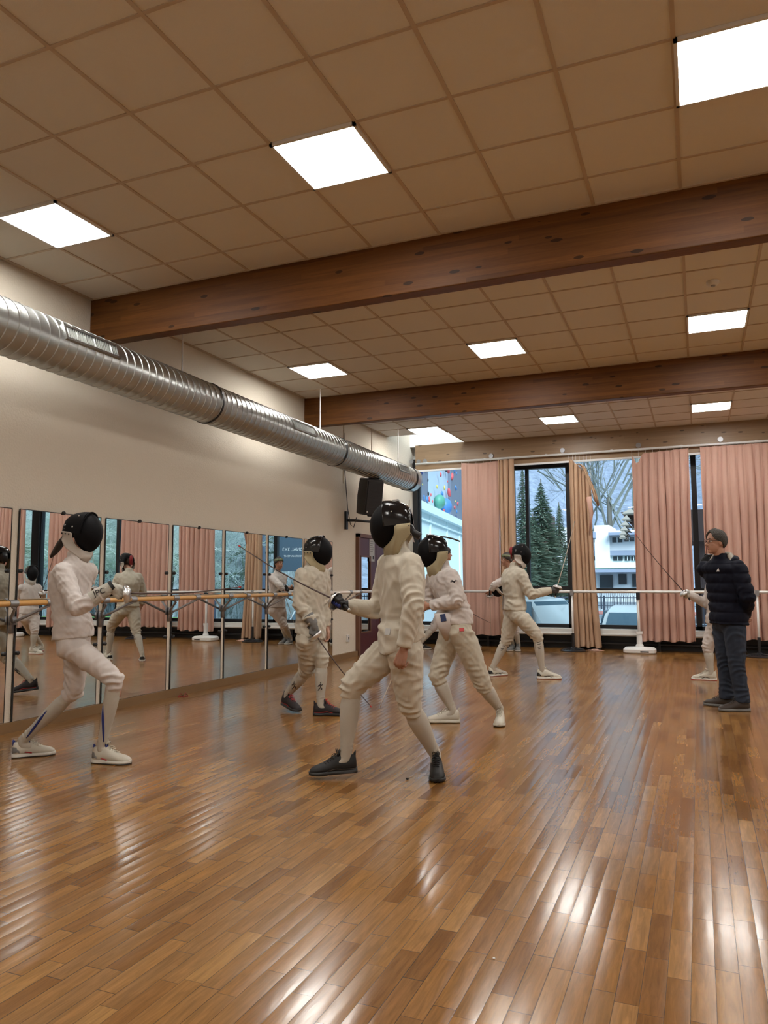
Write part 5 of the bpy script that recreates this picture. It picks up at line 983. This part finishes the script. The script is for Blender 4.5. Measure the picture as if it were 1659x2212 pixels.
for k in range(7): zz = .07-.028*k; a0 = .35+.1*abs(k-3)/3; m.tube([Pm(math.cos(a)*.137*math.sqrt(max(.02, 1-(zz/.148)**2)), -math.sin(a)*.107*math.sqrt(max(.02, 1-(zz/.148)**2)), zz+.004*math.sin(a*3)) for a in np.linspace(a0, a0+.45, 5)], [.002, .0045, .005, .004, .002], 6)
m.build('mask_painting', 'white', D_['mask'], smooth=True)
m = MB(); c = D_['pt']((930, 1345, -.05)); m.tube([D_['pt']((958, 1324, -.15)), D_['pt']((960, 1350, -.14)), D_['pt']((965, 1384, -.10))], [.085, .068, .014], 14, sq=.35, up=-DV); fl = m.build('crotch_flap', 'suitw', D_['jo'], smooth=True); q, n = on(fl, D_['pt']((957, 1334, -.15)), -DV); patch(fl, q+n*.002, n, UP+RV*-.2, .046, .064, 'dblue', 'blue_label')
# E
E_ = person('fencer in cream facing right with a raised sword and striped white shoes', (-2.19, 9.98), dict(face=10, chest=24, head=4, tilt=2, g=1.0, seed=51, vox=.010, bv=.007, hv=.006,
    hd=(1126, 1198), nk=(1111, 1224), ch=(1107, 1256), wa=(1112, 1294), pe=(1113, 1319), hem=.03, hemtilt=.0,
    R=dict(e=(1146, 1285, -.18), G=(1204, 1266, -.16), T=(1241, 1128, -.10), dark=False, glove='gld', cuff=1, cuffm='suit', lab='epee held upright before the torn curtain by the fencer facing right'),
    L=dict(e=(1103, 1283, .26), w=(1112, 1315, .27), h=(1116, 1325, .26), curl=(60, 70, 40)),
    legR=dict(k=(1161, 1374, -.03), heel=(1163, 1466), toe=(1210, 1467), len=.30), legL=dict(k=(1094, 1382), heel=(1062, 1461), toe=(1089, 1459), len=.29),
    shoes=dict(upper='shoew', sole='solew', sole2='soleg', mark='x', heelp='black'), sockp=bars, mask=dict(bib='bibw', cover='mesh', ms=.98, bt=(.03, -.2), strapm='redin', strap=[(-.11, .03, .10), (-.135, .03, .03), (-.13, .03, -.06)])))
MB().ell(E_['P'](-.13, .03, .05), (.03, .028, .055), np.stack([E_['F1'], E_['fs'], E_['U1']]), 16, 10).build('red_back_pad', 'redin', E_['mask'], smooth=True)
# F
F_ = person('fencer half hidden behind the bystander, sword arm stretched to the left', (.25, 10.55), dict(face=176, chest=176, head=180, tilt=4, g=.95, seed=61, vox=.010, bv=.008, hv=.006, jacket='suitw', pants='suitw',
    hd=(1534, 1221), nk=(1546, 1249), ch=(1548, 1280), wa=(1550, 1322), pe=(1550, 1346), hem=.02, hemtilt=.0,
    R=dict(e=(1527, 1305, .2), G=(1477, 1278, .05), T=(1374, 1156, .0), dark=True, glove='glw', cuff=1, cuffm='suitw', lab='epee raised to the left in front of the wide pink curtain'),
    L=dict(e=(1580, 1290, -.1), w=(1600, 1262, -.1), h=(1606, 1250, -.1)),
    legR=dict(k=(1529, 1398), heel=(1546, 1470), toe=(1496, 1468), len=.29), legL=dict(k=(1585, 1400), heel=(1594, 1458), toe=(1575, 1469), len=.29),
    shoes=dict(upper='shoew', sole='solew', sole2='red', mark='x', markm='brown'), mask=dict(bib='bibw', ms=.98)))
# G: bareheaded fencer
G_ = person('bareheaded fencer with a green headband, mask under the arm, standing behind the fencer facing right', (-3.08, 13.3), dict(face=200, chest=190, head=182, tilt=0, g=1.0, seed=71, vox=.011, bv=.006, jacket='suitw', pants='suitw',
    hd=(1095, 1210), nk=(1101, 1231), ch=(1101, 1260), wa=(1102, 1295), pe=(1104, 1316), hem=.02, hemtilt=.0,
    L=dict(e=(1068, 1264, -.16), w=(1060, 1277, -.12), h=(1057, 1284, -.08), curl=(70, 75, 40)),
    R=dict(e=(1114, 1268, .24), w=(1092, 1270, .30), h=(1080, 1271, .25), curl=(40, 50, 30)),
    legL=dict(k=(1098, 1360), heel=(1112, 1404), toe=(1096, 1408), len=.29), legR=dict(k=(1112, 1360), heel=(1122, 1402), toe=(1117, 1411), len=.29),
    shoes=dict(upper='glg', sole='solew'), bare=1))
hair_cap(G_['b_o'], G_['hd'], G_['F1'], G_['fs'], G_['U1'], 'hair', 35, 0, -40, .014)
hdp = G_['hd']; m = MB(); rg = []
for dz, dr in ((-.022, .010), (0, .016), (.026, .013), (.03, .0)): rg.append(np.array([hdp+G_['F1']*(-.012+(.092+dr)*math.cos(a))+G_['fs']*(.074+dr)*math.sin(a)+G_['U1']*(.062+dz+.012*math.cos(a)) for a in np.linspace(0, 2*PI, 30, endpoint=False)]))
m.loft(rg).build('headband', 'greenb', G_['b_o'], smooth=True)
gm = thing('fencing_mask', 'spare black fencing mask with white trim held under the arm of the bareheaded fencer', 'fencing mask', G_['pt']((1074, 1274, -.02)))
mask(gm, G_['pt']((1074, 1275, -.05)), nrm(-RV*.6+DV*.8), 80, dict(bib='bibw', ms=.85)); 
epee(G_['pt']((1058, 1288, -.1)), G_['pt']((1061, 1372, .25)), 'epee', 'epee hanging straight down from the hand of the bareheaded fencer', dark=False)
# H
H_ = person('dark haired fencer in white, mostly hidden behind the leaning fencer with the blue label', (-4.3, 13.4), dict(face=4, chest=0, head=6, tilt=0, g=.98, seed=81, vox=.012, bv=.006, jacket='suitw', pants='suitw',
    hd=(964, 1198), nk=(958, 1219), ch=(960, 1247), wa=(962, 1285), pe=(964, 1308), hem=.02,
    R=dict(e=(985, 1288, -.15), G=(1003, 1313, -.12), T=(1059, 1345, -.1), glove='gld', cuff=1, lab='thin blade pointing down right before the flat pink curtain'),
    L=dict(e=(945, 1280, .2), w=(950, 1310, .2), h=(952, 1322, .2)),
    legR=dict(k=(990, 1356), heel=(1012, 1401), toe=(1043, 1398), len=.28), legL=dict(k=(936, 1356), heel=(904, 1404), toe=(928, 1403), len=.28),
    shoes=dict(upper='shoeb', sole='solew', mark='l', markm='white'), bare=1))
hair_cap(H_['b_o'], H_['hd'], H_['F1'], H_['fs'], H_['U1'], 'hair', 42, 0, -42, .018)
# M: bystander
M_ = person('grey haired man with glasses, navy puffer jacket and jeans, hands behind his back', (.24, 8.3), dict(face=186, chest=212, head=186, tilt=0, g=1.12, seed=91, vox=.008, bv=.0045, jacket='navy', pants='jean', long=True, quilt=True, fold=.6, skin='skin', glasses=True, bare=1, sw=1.02,
    hd=(1546, 1172), nk=(1557, 1208), ch=(1567, 1245), wa=(1570, 1306), pe=(1574, 1342), hem=.0, hemtilt=.05, tk=.87,
    L=dict(e=(1614, 1290, -.24), w=(1608, 1332, -.04), h=(1600, 1340, .05), curl=(30, 30, 20), z=(0, 0, 1)),
    R=dict(e=(1606, 1288, .26), w=(1610, 1330, .10), h=(1604, 1342, .0), curl=(45, 50, 30), z=(0, 0, 1)),
    legR=dict(k=(1566, 1430), heel=(1572, 1528), toe=(1534, 1524), len=.29), legL=dict(k=(1592, 1438), heel=(1608, 1536), toe=(1564, 1536), len=.29),
    shoes=dict(upper='brown', sole='glg', lace='black')))
hair_cap(M_['b_o'], M_['hd'], M_['F1'], M_['fs'], M_['U1'], 'hairg', 46, 6, -50, .011, puff=1.3)
hh = MB(); nk = M_['nk']; bk = -M_['cf']
for k in range(3): r0 = .085+.012*k; hh.tube([nk+M_['cr']*r0*math.sin(a)*1.0+bk*(r0*math.cos(a)*1.0+.01)+UP*(.030+.028*math.cos(a)-.018*k) for a in np.linspace(-1.8, 1.8, 18)], [.010]+[.02]*16+[.008], 10)
remesh(hh, .006, 2).build('grey_hood', 'hood', M_['t'], smooth=True)
hh = MB(); hh.tube([nk+M_['cr']*.115*math.sin(a)+bk*(.115*math.cos(a)+.03)+UP*(-.018+.022*math.cos(a)) for a in np.linspace(-1.9, 1.9, 16)], [.02]+[.042]*14+[.02], 12); hh.ell(nk+bk*.13-UP*.05, (.09, .11, .07), None, 16, 10)
remesh(hh, .008, 4, [(nk+bk*.1, UP, .1, .3, .01, .04, 2)], .003, 5).build('jacket_hood', 'navy', M_['jo'], smooth=True)
q, n = on(M_['jo'], M_['pt']((1552, 1231, -.2)), nrm(-DV*.8-RV*.3)); X_ = nrm(np.cross(UP, n)); MB().add([q+n*.004-X_*.016-UP*.014, q+n*.004+X_*.016-UP*.014, q+n*.004+X_*.008+UP*.02, q-n*.01-X_*.016-UP*.014, q-n*.01+X_*.016-UP*.014, q-n*.01+X_*.008+UP*.02], [(0, 1, 2), (5, 4, 3), (0, 3, 4, 1), (1, 4, 5, 2), (2, 5, 3, 0)]).build('chest_emblem', 'white', M_['jo'])
